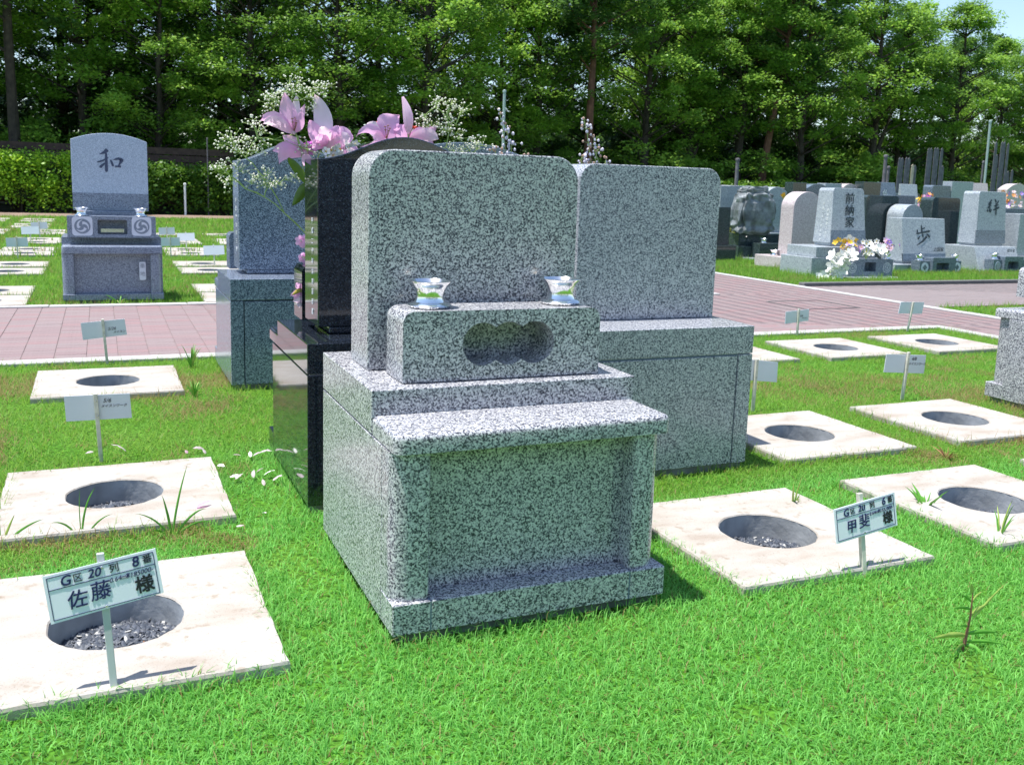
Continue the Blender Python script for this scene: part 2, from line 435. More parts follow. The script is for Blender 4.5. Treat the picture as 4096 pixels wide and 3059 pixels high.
FRONT = Matrix.Rotation(PI/2, 4, 'X')          # text plane facing -y
LEFTF = Matrix.Rotation(-PI/2, 4, 'Z') @ FRONT  # facing -x
def put_text(s, size, mat, parent, x, y, z, bold=0, shear=0, rot=0, face=FRONT, name='lettering'):
    me = text_mesh(s, size, mat, bold, shear)
    o = link(name, me, parent)
    o.matrix_local = Matrix.Translation((x, y, z)) @ face @ Matrix.Rotation(rot, 4, 'Z')
    return o

def brush(strokes, cx, cz, s, y, mat, parent, slope=0.0, name='character'):
    """brush character: each stroke is a list of (x, y_down, width); unit box about (0..1)"""
    mb = MB(); bm = mb.b
    for k, st in enumerate(strokes):
        # resample the stroke
        P = []
        for (x0, y0, w0), (x1, y1, w1) in zip(st, st[1:]):
            for i in range(6):
                t = i/6; P.append((x0+(x1-x0)*t, y0+(y1-y0)*t, w0+(w1-w0)*t))
        P.append(st[-1]); L = []; R = []
        for i, (x, yy, wd) in enumerate(P):
            a = P[max(i-1, 0)]; b = P[min(i+1, len(P)-1)]
            dx, dy = b[0]-a[0], b[1]-a[1]; l = math.hypot(dx, dy) or 1; nx, ny = -dy/l, dx/l
            e = 1.0 if 0 < i < len(P)-1 else .55
            for lst, sg in ((L, 1), (R, -1)):
                X = cx + (x-.5 + sg*nx*wd/2*e)*s; Z = cz - (yy-.5 + sg*ny*wd/2*e)*s
                lst.append((X, y - .0015 - .0004*k + slope*Z, Z))
        vl = [bm.verts.new(p) for p in L]; vr = [bm.verts.new(p) for p in R]
        for i in range(len(P)-1): bm.faces.new([vl[i], vl[i+1], vr[i+1], vr[i]])
    return mb.build(name, mat, parent)

WA = [[(.42, .04, .14), (.30, .16, .10), (.10, .25, .02)], [(.36, .18, .07), (.355, .55, .09), (.35, .98, .10)],
      [(.0, .58, .05), (.2, .52, .06), (.44, .38, .04)], [(.31, .60, .05), (.18, .72, .08), (.10, .80, .10)],
      [(.52, .46, .04), (.58, .60, .08), (.62, .74, .06)], [(.64, .46, .03), (.84, .40, .08), (.97, .46, .12), (.88, .62, .06), (.84, .70, .05)],
      [(.68, .74, .05), (.82, .73, .06), (.93, .74, .07)]]
HO = [[(.40, .02, .07), (.43, .44, .09)], [(.46, .20, .05), (.64, .15, .05)], [(.12, .24, .06), (.15, .42, .06)], [(.04, .44, .05), (.5, .38, .06), (.96, .30, .09)],
      [(.48, .44, .06), (.48, .62, .07)], [(.30, .56, .03), (.14, .70, .09)], [(.72, .44, .05), (.95, .60, .10)], [(.74, .56, .10), (.46, .80, .08), (.06, 1.0, .02)]]
KI = [[(.36, .04, .05), (.10, .36, .08)], [(.10, .36, .06), (.34, .42, .05)], [(.34, .2, .05), (.04, .60, .07)], [(.22, .46, .06), (.20, .80, .08)], [(.06, .64, .05), (.02, .80, .07)], [(.34, .62, .06), (.28, .84, .06)],
      [(.62, .0, .06), (.72, .20, .08)], [(.92, .10, .07), (.80, .30, .05)], [(.56, .44, .05), (.94, .34, .06)], [(.48, .68, .05), (.74, .60, .07), (1.0, .50, .09)], [(.72, .24, .07), (.76, 1.0, .06)]]

# ------------------------------------------------------------------ ground, paths, kerbs
HOLES = []        # square openings in the ground under the slabs (cx, cy)
ROW0 = [(-1.113, -.022), (1.097, -.028), (2.205, -.02), (3.31, -.02)]
ROW1 = [(-2.21, 1.12), (-1.102, 1.13), (2.19, 1.11), (3.30, 1.12)]
ROW2 = [(-2.12, 3.37), (-1.11, 3.36), (2.22, 3.34), (3.31, 3.33), (4.40, 3.32), (5.53, 3.335)]
FIELD = []
frow = [7.5, 8.38, 10.55, 11.58, 13.55, 14.42, 16.2, 17.05, 18.95, 20.0, 21.5, 22.6, 24.3, 25.5]
for j, y in enumerate(frow):
    off = -.42 if y > 20.5 else 0
    for i in range(7): FIELD.append((-2.19 - 1.106*i + off, y))
    if y < 20:
        for i in range(3): FIELD.append((.21 + 1.106*i, y))
NEAR = ROW0 + ROW1 + ROW2
HOLES = NEAR + FIELD[:60]

def ground_sheet():
    """flat turf sheet with openings where the round holes of the slabs go down"""
    mb = MB(); z = -.032; h = .19
    rows = {}
    for x, y in HOLES:
        k = next((q for q in rows if abs(q-y) < .25), y); rows.setdefault(k, []).append((x, y))
    bands = []
    for k, v in rows.items():
        ys = [p[1] for p in v]; bands.append((min(ys)-h, max(ys)+h, sorted(p[0] for p in v)))
    bands.sort()
    X0, X1, cur = -60.0, 90.0, -14.0
    def rect(x0, x1, y0, y1):
        if x1-x0 > 1e-4 and y1-y0 > 1e-4: mb.quad((x0, y0, z), (x1, y0, z), (x1, y1, z), (x0, y1, z))
    for y0, y1, xs in bands:
        rect(X0, X1, cur, y0); c = X0
        for x in xs: rect(c, x-h, y0, y1); c = x+h
        rect(c, X1, y0, y1); cur = y1
    rect(X0, X1, cur, 29)
    return mb
tag(ground_sheet().build('lawn_ground', M_LAWN), kind='structure')
tag(MB().quad((-1500, 29, -.055), (1500, 29, -.055), (1500, 1800, -.055), (-1500, 1800, -.055)).quad((-1500, -900, -.055), (-60, -900, -.055), (-60, 29, -.055), (-1500, 29, -.055))
    .quad((90, -900, -.055), (1500, -900, -.055), (1500, 29, -.055), (90, 29, -.055)).quad((-60, -900, -.055), (90, -900, -.055), (90, -14, -.055), (-60, -14, -.055)).build('forest_floor', M_SOIL), kind='structure')
tag(MB().quad((-40, 27.5, -.028), (60, 27.5, -.028), (60, 30.6, -.028), (-40, 30.6, -.028)).build('dirt_strip', M_DIRT), kind='structure')

# paths: the bed (sand in the joints) and the pavers laid on it
PW, PD = .20, .10
def paver_mesh(nm, mat):
    return MB().box(-PW/2+.002, PW/2-.002, -PD/2+.0015, PD/2-.0015, -.0065, 0).mesh(nm, mat, bevel=.0025, seg=1)

def paving(name, cells, zt, mat, vis, limit, jx=0):
    root = None
    mb = MB()
    xs = [c[0] for c in cells]; ys = [c[1] for c in cells]
    return cells

def build_path(name, regions, zt, mat, limit, bedz):
    mb = MB()
    for x0, x1, y0, y1 in regions: mb.quad((x0, y0, bedz), (x1, y0, bedz), (x1, y1, bedz), (x0, y1, bedz))
    root = tag(mb.build(name, M_SAND), kind='structure')
    cells = []
    for x0, x1, y0, y1 in regions:
        nx = int((x1-x0)/PW); ny = int((y1-y0)/PD)
        sx = (x1-x0)/nx; sy = (y1-y0)/ny
        for i in range(nx):
            for j in range(ny): cells.append((x0+sx*(i+.5), y0+sy*(j+.5), sx/PW, sy/PD))
    def key(c):
        p = Vector((c[0], c[1], zt)) - CAM; d = p.dot(fw)
        if d <= .1: return 1e9
        px = p.dot(rt)/d; py = p.dot(up)/d
        hid = -.15 < c[0] < 4.05 and c[1] < 7.2          # behind the monuments
        return (d if abs(px) < .56 and not hid else 1e6+d)
    cells.sort(key=key)
    me = paver_mesh('paver', mat); rg = random.Random(3)
    for c in cells[:limit]:
        o = link('paver', me, root, (c[0], c[1], zt + rg.uniform(-.0012, .0012)), (rg.uniform(-.006, .006), rg.uniform(-.006, .006), 0)); o.scale = (c[2], c[3], 1)
    V = []; F = []; T = []
    for c in cells[limit:]:
        hx, hy = PW*c[2]/2-.002, PD*c[3]/2-.0015; z = zt + rg.uniform(-.0012, .0012); n = len(V); t = rg.random()
        V += [(c[0]-hx, c[1]-hy, z-.006), (c[0]+hx, c[1]-hy, z-.006), (c[0]+hx, c[1]+hy, z-.006), (c[0]-hx, c[1]+hy, z-.006),
              (c[0]-hx, c[1]-hy, z), (c[0]+hx, c[1]-hy, z), (c[0]+hx, c[1]+hy, z), (c[0]-hx, c[1]+hy, z)]
        F += [(n+4, n+5, n+6, n+7), (n, n+1, n+5, n+4), (n+1, n+2, n+6, n+5), (n+2, n+3, n+7, n+6), (n+3, n, n+4, n+7)]; T += [(t, t, t)]*8
    if V:
        o = link('pavers', np_mesh('pavers', np.array(V), np.array(F), mat, np.array(T)), root); tag(o, kind='stuff')
    return root

KX = 7.66
build_path('brick_path', [(-6.5, KX, 4.225, 7.03), (6.52, KX, -3.2, 4.225), (5.9, KX, 7.03, 15.5)], -.021, M_PAVER, 300, -.026)
build_path('side_path', [(KX+.125, 15.0, 5.50, 7.74)], -.019, M_PAVER2, 220, -.025)

def kerb(name, segs, z1, mat, ln=1.2):
    """kerb of cast stones laid end to end"""
    root = None; rg = random.Random(5)
    root = bpy.data.objects.new(name, None); COL.objects.link(root); tag(root, kind='structure')
    for x0, x1, y0, y1 in segs:
        alongx = (x1-x0) > (y1-y0); L = (x1-x0) if alongx else (y1-y0); n = max(1, round(L/ln))
        for i in range(n):
            a, b = L*i/n+.002, L*(i+1)/n-.002; dz = rg.uniform(-.002, .002)
            if alongx: MB().box(x0+a, x0+b, y0, y1, -.12, z1+dz).build('kerb_stone', mat, root, bevel=.006, seg=1)
            else: MB().box(x0, x1, y0+a, y0+b, -.12, z1+dz).build('kerb_stone', mat, root, bevel=.006, seg=1)
kerb('white_kerb', [(-6.5, 6.39, 4.085, 4.22), (6.395, 6.515, -3.2, 4.22), (-6.5, 5.77, 7.035, 7.155), (5.775, 5.895, 7.035, 15.5), (KX+.005, KX+.12, -3.2, 15.5)], -.008, M_KERB)
kerb('dark_kerb', [(KX+.125, 15.0, 7.745, 7.86)], .03, M_DKERB, 1.0)

mh = thing('manhole_cover', 'square steel outline of a paved manhole cover set in the pink brick path', 'manhole cover', (6.4, 5.95, -.021))
for x0, x1, y0, y1 in [(-.38, .38, -.36, -.345), (-.38, .38, .345, .36), (-.38, -.365, -.344, .344), (.365, .38, -.344, .344)]:
    MB().box(x0, x1, y0, y1, -.01, .006).build('frame_bar', M_DKERB, mh)

# ------------------------------------------------------------------ concrete slabs with round holes
def slab_meshes():
    n = 64; H = .40; R = .175; mb = MB(); bm = mb.b
    top_o, top_i, bot_o, rim = [], [], [], []
    rg = random.Random(2)
    for i in range(n):
        q = 4*i/n; e, f = int(q), 2*(q-int(q))-1
        ox, oy = [(1, f), (-f, 1), (-1, -f), (f, -1)][e]; a = math.atan2(oy, ox); c, s = math.cos(a), math.sin(a); k = H/max(abs(c), abs(s))
        jx, jy = rg.uniform(-.0025, .0025), rg.uniform(-.0025, .0025)
        jr = R + rg.uniform(-.002, .002)
        top_o.append(bm.verts.new(((k-.004)*c+jx, (k-.004)*s+jy, 0))); bot_o.append(bm.verts.new((k*c+jx, k*s+jy, -.008)))
        top_i.append(bm.verts.new(((jr+.004)*c, (jr+.004)*s, 0))); rim.append(bm.verts.new((jr*c, jr*s, -.005)))
    low = [bm.verts.new((v.co.x, v.co.y, -.12)) for v in bot_o]
    for i in range(n):
        j = (i+1) % n
        for A, B in ((top_o, top_i), (bot_o, top_o), (low, bot_o), (top_i, rim)): bm.faces.new([A[i], A[j], B[j], B[i]])
    s = mb.mesh('slab', M_SLAB)
    mb = MB(); bm = mb.b
    A = [bm.verts.new((R*math.cos(2*PI*i/n), R*math.sin(2*PI*i/n), -.006)) for i in range(n)]
    B = [bm.verts.new((R*math.cos(2*PI*i/n), R*math.sin(2*PI*i/n), -.46)) for i in range(n)]
    for i in range(n): bm.faces.new([A[i], B[i], B[(i+1) % n], A[(i+1) % n]])
    bm.faces.new(B)
    h = mb.mesh('hole_wall', M_HOLE, smooth=True)
    return s, h
SLAB_ME, HOLEW_ME = slab_meshes()
def slab(x, y, label, group, rz=0, dz=0):
    t = thing('concrete_slab', label, 'concrete slab', (x, y, dz), rz, group)
    link('slab', SLAB_ME, t); link('hole_wall', HOLEW_ME, t); return t
GS = 'square concrete grave slabs with round holes'
slab(*ROW0[0], 'pale concrete slab with a gravel filled hole behind the nearest tilted name board', GS, .004)
slab(*ROW0[1], 'pale concrete slab just right of the central monument, name board at its front', GS, -.006)
slab(*ROW0[2], 'pale concrete slab at the right edge, second slab right of the central monument', GS)
slab(*ROW0[3], 'corner of a pale concrete slab cut off by the right edge of the photo', GS)
slab(*ROW1[0], 'pale concrete slab beyond the left edge, beside the slab with the 5/6 board', GS)
slab(*ROW1[1], 'pale concrete slab at left whose back edge carries the white board marked 5/6', GS, .006)
slab(*ROW1[2], 'pale concrete slab just right of the rear grey monument, half hidden board behind', GS, -.004)
slab(*ROW1[3], 'pale concrete slab in front of the white board marked 4/8', GS)
slab(*ROW2[0], 'white concrete slab cut by the left edge, next to the kerb of the brick path', GS)
slab(*ROW2[1], 'pale concrete slab by the kerb at left, beneath the board marked 5/26', GS, .003)
slab(*ROW2[2], 'pale concrete slab hidden behind the rear grey monument near the kerb', GS)
slab(*ROW2[3], 'pale concrete slab whose corner peeps out behind the rear grey monument', GS)
slab(*ROW2[4], 'pale concrete slab by the kerb at right, left one of the two small slabs there', GS)
slab(*ROW2[5], 'pale concrete slab in the kerb corner at right, rightmost by the brick path', GS)
for x, y in FIELD:
    slab(x, y, 'distant pale concrete slab in the rows of the lawn beyond the brick path', 'distant slabs in the lawn beyond the path')

# ------------------------------------------------------------------ gravel in the holes
def chips(cx, cy, n, zb, mound, seed):
    rg = np.random.default_rng(seed)
    r = .17*np.sqrt(rg.random(n)); a = rg.random(n)*2*PI
    x, y = r*np.cos(a), r*np.sin(a)
    z = zb + mound*np.exp(-((x-.03)**2 + (y+.02)**2)/.011) + rg.random(n)*.008
    base = np.array([(-1, -.5, 0), (-.2, -1, .1), (.9, -.6, 0), (1, .4, .05), (.1, 1, 0), (-.9, .6, .1)])
    V = np.zeros((n, 12, 3)); s = (.0045 + .0055*rg.random(n))
    A = rg.random(n)*2*PI; tl = rg.normal(0, .45, n); tl2 = rg.normal(0, .45, n)
    for k in range(6):
        b = base[k] + rg.normal(0, .15, (n, 3))
        for top in (0, 1):
            p = b*s[:, None]*(.8 if top else 1); p[:, 2] += (s*.45 if top else 0)
            px = p[:, 0]*np.cos(A) - p[:, 1]*np.sin(A); py = p[:, 0]*np.sin(A) + p[:, 1]*np.cos(A)
            pz = p[:, 2] + px*tl + py*tl2
            V[:, k+6*top] = np.stack([x+px, y+py, z+pz], -1)
    V = V.reshape(-1, 3); o = (np.arange(n)*12)[:, None]
    T = []
    for q in [(6, 7, 8), (6, 8, 9), (6, 9, 10), (6, 10, 11)] + [(k, (k+1) % 6, (k+1) % 6+6) for k in range(6)] + [(k, (k+1) % 6+6, k+6) for k in range(6)]: T.append(np.array(q)[None] + o)
    F = np.concatenate(T)
    g = rg.choice([0, 1, 2, 3], n, p=[.5, .3, .15, .05]); pal = np.array([(.045, .055, .075), (.075, .085, .11), (.12, .13, .15), (.40, .40, .39)])
    tint = np.repeat(pal[g]*(.8+.4*rg.random((n, 1))), 12, 0)
    V[:, 0] += cx; V[:, 1] += cy
    ob = link('gravel', np_mesh('gravel', V, F, M_CHIP, tint)); return ob
for (x, y), n, zb, md, lab in [(ROW0[0], 3600, -.100, .055, 'dark blue grey gravel filling the hole of the nearest left slab'), (ROW1[1], 2600, -.105, .05, 'dark gravel in the hole of the slab with the 5/6 board'),
        (ROW0[1], 2600, -.105, .045, 'dark gravel in the hole of the slab right of the central monument'), (ROW0[2], 2000, -.115, .045, 'dark gravel in the hole of the slab at the right edge')]:
    o = chips(x, y, n, zb, md, int(abs(x*1000)+n)); tag(o, lab, 'gravel', kind='stuff')
    bed = MB().lathe([(.171, -.02), (.171, 0)], x, y, zb, 32).build('gravel_bed', M_JOINTL, o)
for (x, y) in [ROW1[2], ROW1[3], ROW2[1], ROW2[3], ROW2[4], ROW2[5]]:
    pass
def dry_leaf(x, y, z, rz, s=.03):
    mb = MB(); mb.quad((-s, 0, 0), (0, -s*.35, s*.25), (s, 0, .0), (0, s*.35, s*.1))
    return tag(mb.build('dry_leaf', M_DRY, None, loc=(x, y, z), rot=(.2, .1, rz)), 'brown dry leaf lying on the gravel in the nearest left hole', 'leaf', 'dry leaves on the gravel')
dry_leaf(-1.035, -.075, -.052, .6); dry_leaf(-1.13, -.12, -.055, -.4, .025); dry_leaf(-1.10, -.13, -.05, 1.4, .022)

# ------------------------------------------------------------------ monuments of the near rows
def monument(label, loc, rz, P, mat, group=None, cat='gravestone'):
    g = dict(xL=-.430, xR=.4265, yF=-.385, yB=.495, zB=.091, zJ=.5035, zS=.561, yT=-.15, zT=.6345, sx0=-.3678, sx1=.3434, sy0=.1358, sy1=.35, zTop=1.3172, r=.083,
             bx0=-.3215, bx1=.3259, by0=-.0895, by1=.0817, zBlk=.8485, rb=.036, style='round', joint=M_JOINT, cav='lobes', pillars=True, zs=0, foot=0, smat=None, bmat=None)
    g.update(P); p = type('P', (), g)
    t = thing('grave_monument', label, cat, loc, rz, group)
    xi0, xi1 = p.xL+.108, p.xR-.118
    MB().box(p.xL+.02, p.xR-.02, p.yF+.03, p.yB-.01, -.11, -.001).build('foundation', M_FOUND, t)
    fl = MB().box(p.xL+.010, p.xR-.010, p.yF+.13, p.yB-.010, .001, p.zJ+.003)
    for q in (xi0+.002, xi1-.002): fl.box(q-.006, q+.006, p.yF+.004, p.yF+.07, .001, p.zB-.003)
    fl.build('joint_filler', p.joint, t)
    for sx in (0, 1):
        a, b = ((p.xL, p.xL+.075) if sx == 0 else (p.xR-.075, p.xR))
        MB().box(a, b, p.yF+.122, p.yB, .0005, p.zJ).build('side_wall', mat, t, bevel=.002, seg=1)
        a, b = ((p.xL, xi0) if sx == 0 else (xi1, p.xR))
        MB().box(a, b, p.yF, p.yF+.1215, .0005, p.zB).build('corner_foot', mat, t, bevel=.003, seg=1)
        # pillar with rounded outer front corner
        ox = p.xL+.001 if sx == 0 else p.xR-.021; ix = (xi0 if sx == 0 else xi1); R = .055; r2 = .012; yf = p.yF+.0135; pts = []
        sg = 1 if sx == 0 else -1
        pts.append((ox, p.yF+.1215))
        for i in range(9):
            an = PI/2*i/8; pts.append((ox + sg*(R - R*math.cos(an)), yf + R - R*math.sin(an)))
        for i in range(5):
            an = PI/2*i/4; pts.append((ix - sg*(r2 - r2*math.sin(an)), yf + r2 - r2*math.cos(an)))
        pts.append((ix, p.yF+.1215))
        MB().xy(dedupe(pts), p.zB+.0008, p.zJ).build('pillar', mat, t, smooth=True)
    MB().box(xi0+.004, xi1-.004, p.yF+.001, p.yF+.115, .0005, p.zB).build('step', mat, t, bevel=.003, seg=1)
    MB().box(xi0+.001, xi1-.001, p.yF+.080, p.yF+.115, p.zB+.001, p.zJ).build('front_panel', mat, t)
    MB().box(p.xL+.081, p.xR-.081, p.yB-.05, p.yB-.002, .0005, p.zJ-.004).build('back_panel', mat, t, bevel=.002, seg=1)
    # shelf with rounded corners and rounded upper edge
    R = .03; pts = [(p.xL+.003, p.yT-.001)]
    for i in range(7): an = PI/2*i/6; pts.append((p.xL+.003+R-R*math.cos(an), p.yF+R-R*math.sin(an)))
    for i in range(7): an = PI/2*i/6; pts.append((p.xR-.003-R+R*math.sin(an), p.yF+R-R*math.cos(an)))
    pts.append((p.xR-.003, p.yT-.001))
    mb = MB().xy(dedupe(pts), p.zJ+.0045, p.zS); bm = mb.b
    bmesh.ops.recalc_face_normals(bm, faces=bm.faces)
    ed = [e for e in bm.edges if all(v.co.z > p.zS-1e-4 for v in e.verts) and not all(v.co.y > p.yT-.002 for v in e.verts)]
    bmesh.ops.bevel(bm, geom=ed, offset=.015, segments=4, affect='EDGES', profile=.5)
    mb.build('shelf', mat, t, smooth=True)
    MB().box(p.xL, p.xR, p.yT, p.yB, p.zJ+.0045, p.zT).build('tier', mat, t, bevel=.003, seg=2)
    # upright stone
    z0 = p.zT+.0008
    if p.foot:
        MB().box(p.sx0+.045, p.sx1-.045, p.sy0-.03, p.sy1+.0, z0, z0+p.foot).build('stele_foot', mat, t, bevel=.008, seg=2); z0 += p.foot+.001
    if p.style == 'round': o = rrect(p.sx0, p.sx1, z0, p.zTop, p.r, 10)
    elif p.style == 'ogee': o = ogee(p.sx0, p.sx1, z0, p.zs, p.zTop)
    else: o = arch(p.sx0, p.sx1, z0, p.zs, p.zTop)
    st = MB().xz(dedupe(o), p.sy0, p.sy1).build('stele', p.smat or mat, t, bevel=.004, seg=2)
    # incense block
    z0 = p.zT+.003; o = rrect(p.bx0, p.bx1, z0, p.zBlk, p.rb, 8)
    bw = (p.bx0+p.bx1)/2
    if p.cav == 'lobes': blk = cavity_block(o, lobes(bw+.0125, (z0+p.zBlk)/2+.002, .066, .0855), p.by0, p.by1, .135)
    elif p.cav == 'rect': blk = cavity_block(o, rrect(p.ho[0], p.ho[1], p.ho[2], p.ho[3], .02, 5, .02), p.by0, p.by1, .11)
    else: blk = MB().xz(dedupe(o), p.by0, p.by1)
    b = blk.build('incense_block', p.bmat or mat, t, smooth=True)
    return t
main = monument('large speckled grey granite monument in the centre with a three lobed incense opening', (0, 0, 0), 0, {}, G_MAIN)
VG = 'chrome flower vases'
vase((-.212, .0, .8492), 'left one of the two chrome vases on the central monument', VG)
vase((.236, .02, .8492), 'right one of the two chrome vases on the central monument', VG)

monument('speckled grey granite monument seen from behind, right behind the central one', (1.135, 1.19, 0), PI,
         dict(xL=-.434, xR=.434, yF=-.45, yB=.45, yT=-.2, zT=.633, zTop=1.327, sx0=-.405, sx1=.330, sy0=-.05, sy1=.166, r=.075, by0=-.30, by1=-.12), G_MAIN2)
vase((.96, 1.40, .8492), 'chrome vase with pale stalks behind the rear grey monument, left one', VG)
vase((1.33, 1.40, .8492), 'chrome vase with pale stalks behind the rear grey monument, right one', VG)

monument('black polished granite monument with a curved top, behind the central monument on the left', (0, 1.19, 0), PI,
         dict(xL=-.436, xR=.436, yF=-.455, yB=.45, yT=-.2, zT=.622, zTop=1.395, zs=1.300, sx0=-.350, sx1=.352, sy0=-.02, sy1=.235, style='ogee', foot=.028, by0=-.33, by1=-.15, zBlk=.86, bx0=-.34, bx1=.34, joint=M_STEEL), G_BLACK)
# engraved date columns on the left side of the black stone
vase((-.22, 1.43, .8607), 'chrome vase of the left lily bouquet behind the black monument', VG)
vase((.22, 1.43, .8607), 'chrome vase of the right lily bouquet behind the black monument', VG)

monument('dark blue granite monument with a wavy top, left of the black one near the path', (0, 3.47, 0), PI,
         dict(xL=-.437, xR=.437, yF=-.45, yB=.45, yT=-.2, zT=.633, zTop=1.44, zs=1.325, sx0=-.345, sx1=.345, sy0=-.10, sy1=.15, style='ogee', foot=.026, by0=-.36, by1=-.2, zBlk=.87, bx0=-.36, bx1=.36, rb=.03, joint=M_JOINTL), G_BLUE)
monument('dark blue monument whose rounded top just shows above the central stone', (1.12, 3.47, 0), PI,
         dict(yB=.45, yF=-.45, yT=-.2, zTop=1.497, zs=1.43, sx0=-.40, sx1=.38, sy0=-.08, sy1=.14, style='arch', by0=-.34, by1=-.18), G_BLUE)
monument('pale grey granite monument cut off by the right edge of the photo', (4.44, 1.07, 0), PI,
         dict(yF=-.47, yB=.45, yT=-.22, by0=-.40, by1=-.2, zBlk=.82), G_MAIN)

def column_text(parent_label, chars, x, y, z0, dz, size, mat, parent, face=FRONT):
    for i, ch in enumerate(chars):
        put_text(ch, size, mat, parent, x, y, z0 - dz*i, face=face)
def find(label):
    return next(o for o in bpy.data.objects if o.get('label') == label)
blk = find('black polished granite monument with a curved top, behind the central monument on the left')
RIGHTF = Matrix.Rotation(PI/2, 4, 'Z') @ FRONT
column_text('', '平成二十年六月吉日建', .3545, .14, 1.06, .04, .026, M_CREST, blk, face=RIGHTF)
blu = find('dark blue granite monument with a wavy top, left of the black one near the path')
column_text('', '平成十九年三月', .3475, .05, 1.08, .05, .032, M_LETTERW, blu, face=RIGHTF)

# ---- the pale monument facing us across the path
def crest_comma(parent, cx, cz, R, y):
    MB().xz(rrect(cx-R*1.27, cx+R*1.27, cz-R*1.27, cz+R*1.27, R*.4, 6, R*.4), y-.004, y-.0005).build('crest_panel', M_CREST, parent)
    MB().xz([(cx+R*math.cos(2*PI*i/32), cz+R*math.sin(2*PI*i/32)) for i in range(32)], y-.0065, y-.0045).build('crest_disc', M_CRESTG, parent)
    mb = MB()
    for k in range(3):
        a0 = PI/2 + k*2*PI/3; inner = []; outer = []
        for i in range(11):
            t = i/10; a = a0 - t*2.1; wd = .40*(1-t)**.8 + .04; rc = R*(.40 + .42*t)
            outer.append((cx+(rc+R*wd*.5)*math.cos(a), cz+(rc+R*wd*.5)*math.sin(a))); inner.append((cx+(rc-R*wd*.5)*math.cos(a), cz+(rc-R*wd*.5)*math.sin(a)))
        for i in range(10):
            q = [outer[i], outer[i+1], inner[i+1], inner[i]]
            mb.quad(*[(x, y-.0085, z) for x, z in q])
    mb.build('crest_comma', M_CREST, parent)
wa = monument('pale granite monument across the path at left, carved with one brush character', (-1.022, 7.77, 0), 0,
              dict(xL=-.459, xR=.457, yF=-.42, yB=.45, yT=-.16, zT=.60, zS=.53, zJ=.45, zB=.06, sx0=-.347, sx1=.356, sy0=.0, sy1=.2, zTop=1.62, zs=1.548, style='arch', foot=.255, bx0=-.40, bx1=.405, by0=-.30, by1=-.09, zBlk=.81, rb=.006, cav='rect', ho=(-.13, .14, .634, .777), smat=G_WA), G_WA2)
brush([[(a, b, w_*1.25) for a, b, w_ in q] for q in WA], .006, 1.352, .235, -.001, M_LETTER, wa)
MB().box(-.347, .356, -.004, .0, .862, 1.028).build('polished_band', G_WA2, wa)
put_text('石川家', .075, M_CRESTG, wa, .22, -.0055, .95)
crest_comma(wa, -.265, .712, .072, -.30); crest_comma(wa, .272, .714, .072, -.30)
MB().xz(rrect(.236, .296, .19, .37, .012, 4, .012), -.3735, -.3715).build('name_plaque', M_CREST, wa)
put_text('墨', .05, M_CRESTG, wa, .266, -.3745, .33); put_text('地', .05, M_CRESTG, wa, .266, -.3745, .25)
MB().box(-.10, .11, -.296, -.285, .655, .690).build('incense_tray', M_STEEL, wa)
vase((-1.29, 7.56, .8105), 'chrome vase on the pale monument across the path, left one', VG)
vase((-.755, 7.56, .8105), 'chrome vase on the pale monument across the path, right one', VG)

# ------------------------------------------------------------------ name boards on posts
def board(label, y, base, top, corners, front, lean_y=0.0, metal=False, lines=None, thick=.004):
    """corners TL,TR,BR,BL as (x,z) in the board's plane at depth y"""
    t = thing('plot_sign', label, 'sign', (base, y, -.05), 0, 'name boards on posts'); t.rotation_euler.x = -.17 if front else .03
    L = lambda x, z: (x-base, z+.05)
    cs = [L(*c) for c in corners]
    yb = -.012 if front else .012
    pts = [cs[3], cs[2], cs[1], cs[0]]
    bx = MB().xz(pts, yb-thick/2, yb+thick/2).build('board', M_WHITE if front else M_BACKBOARD, t)
    tx, tz = L(top[0], top[1]); hw = .0085
    MB().prism([(-hw, -.008), (hw, -.008), (hw, .008), (-hw, .008)], lambda x, q: (x, q, -.15), lambda x, q: (x+tx, q, tz)).build('post', M_MPOST if metal else M_POST, t, bevel=.0012, seg=1)
    ux = Vector((cs[1][0]-cs[0][0], cs[1][1]-cs[0][1])); ang = math.atan2(ux[1], ux[0]); W = ux.length
    dn = Vector((cs[3][0]-cs[0][0], cs[3][1]-cs[0][1])); Hh = dn.length; ux /= W; dn /= Hh
    P = lambda u, v: (cs[0][0]+ux[0]*u*W+dn[0]*v*Hh, cs[0][1]+ux[1]*u*W+dn[1]*v*Hh)
    ys = yb-thick/2 if front else -.0095
    for v in ((.11, .93) if front else (.2, .8)):      # screws
        q = ((P(.5, v)[1])/tz)*tx if tz else 0
        MB().lathe([(.0035, 0), (.0035, .001), (.002, .0022)], n=10).build('screw', M_STEEL, t, loc=(q, ys-.0005 if front else -.0085, P(.5, v)[1]), rot=(PI/2, 0, 0))
    return t, P, ang, ys, W, Hh, ux, dn

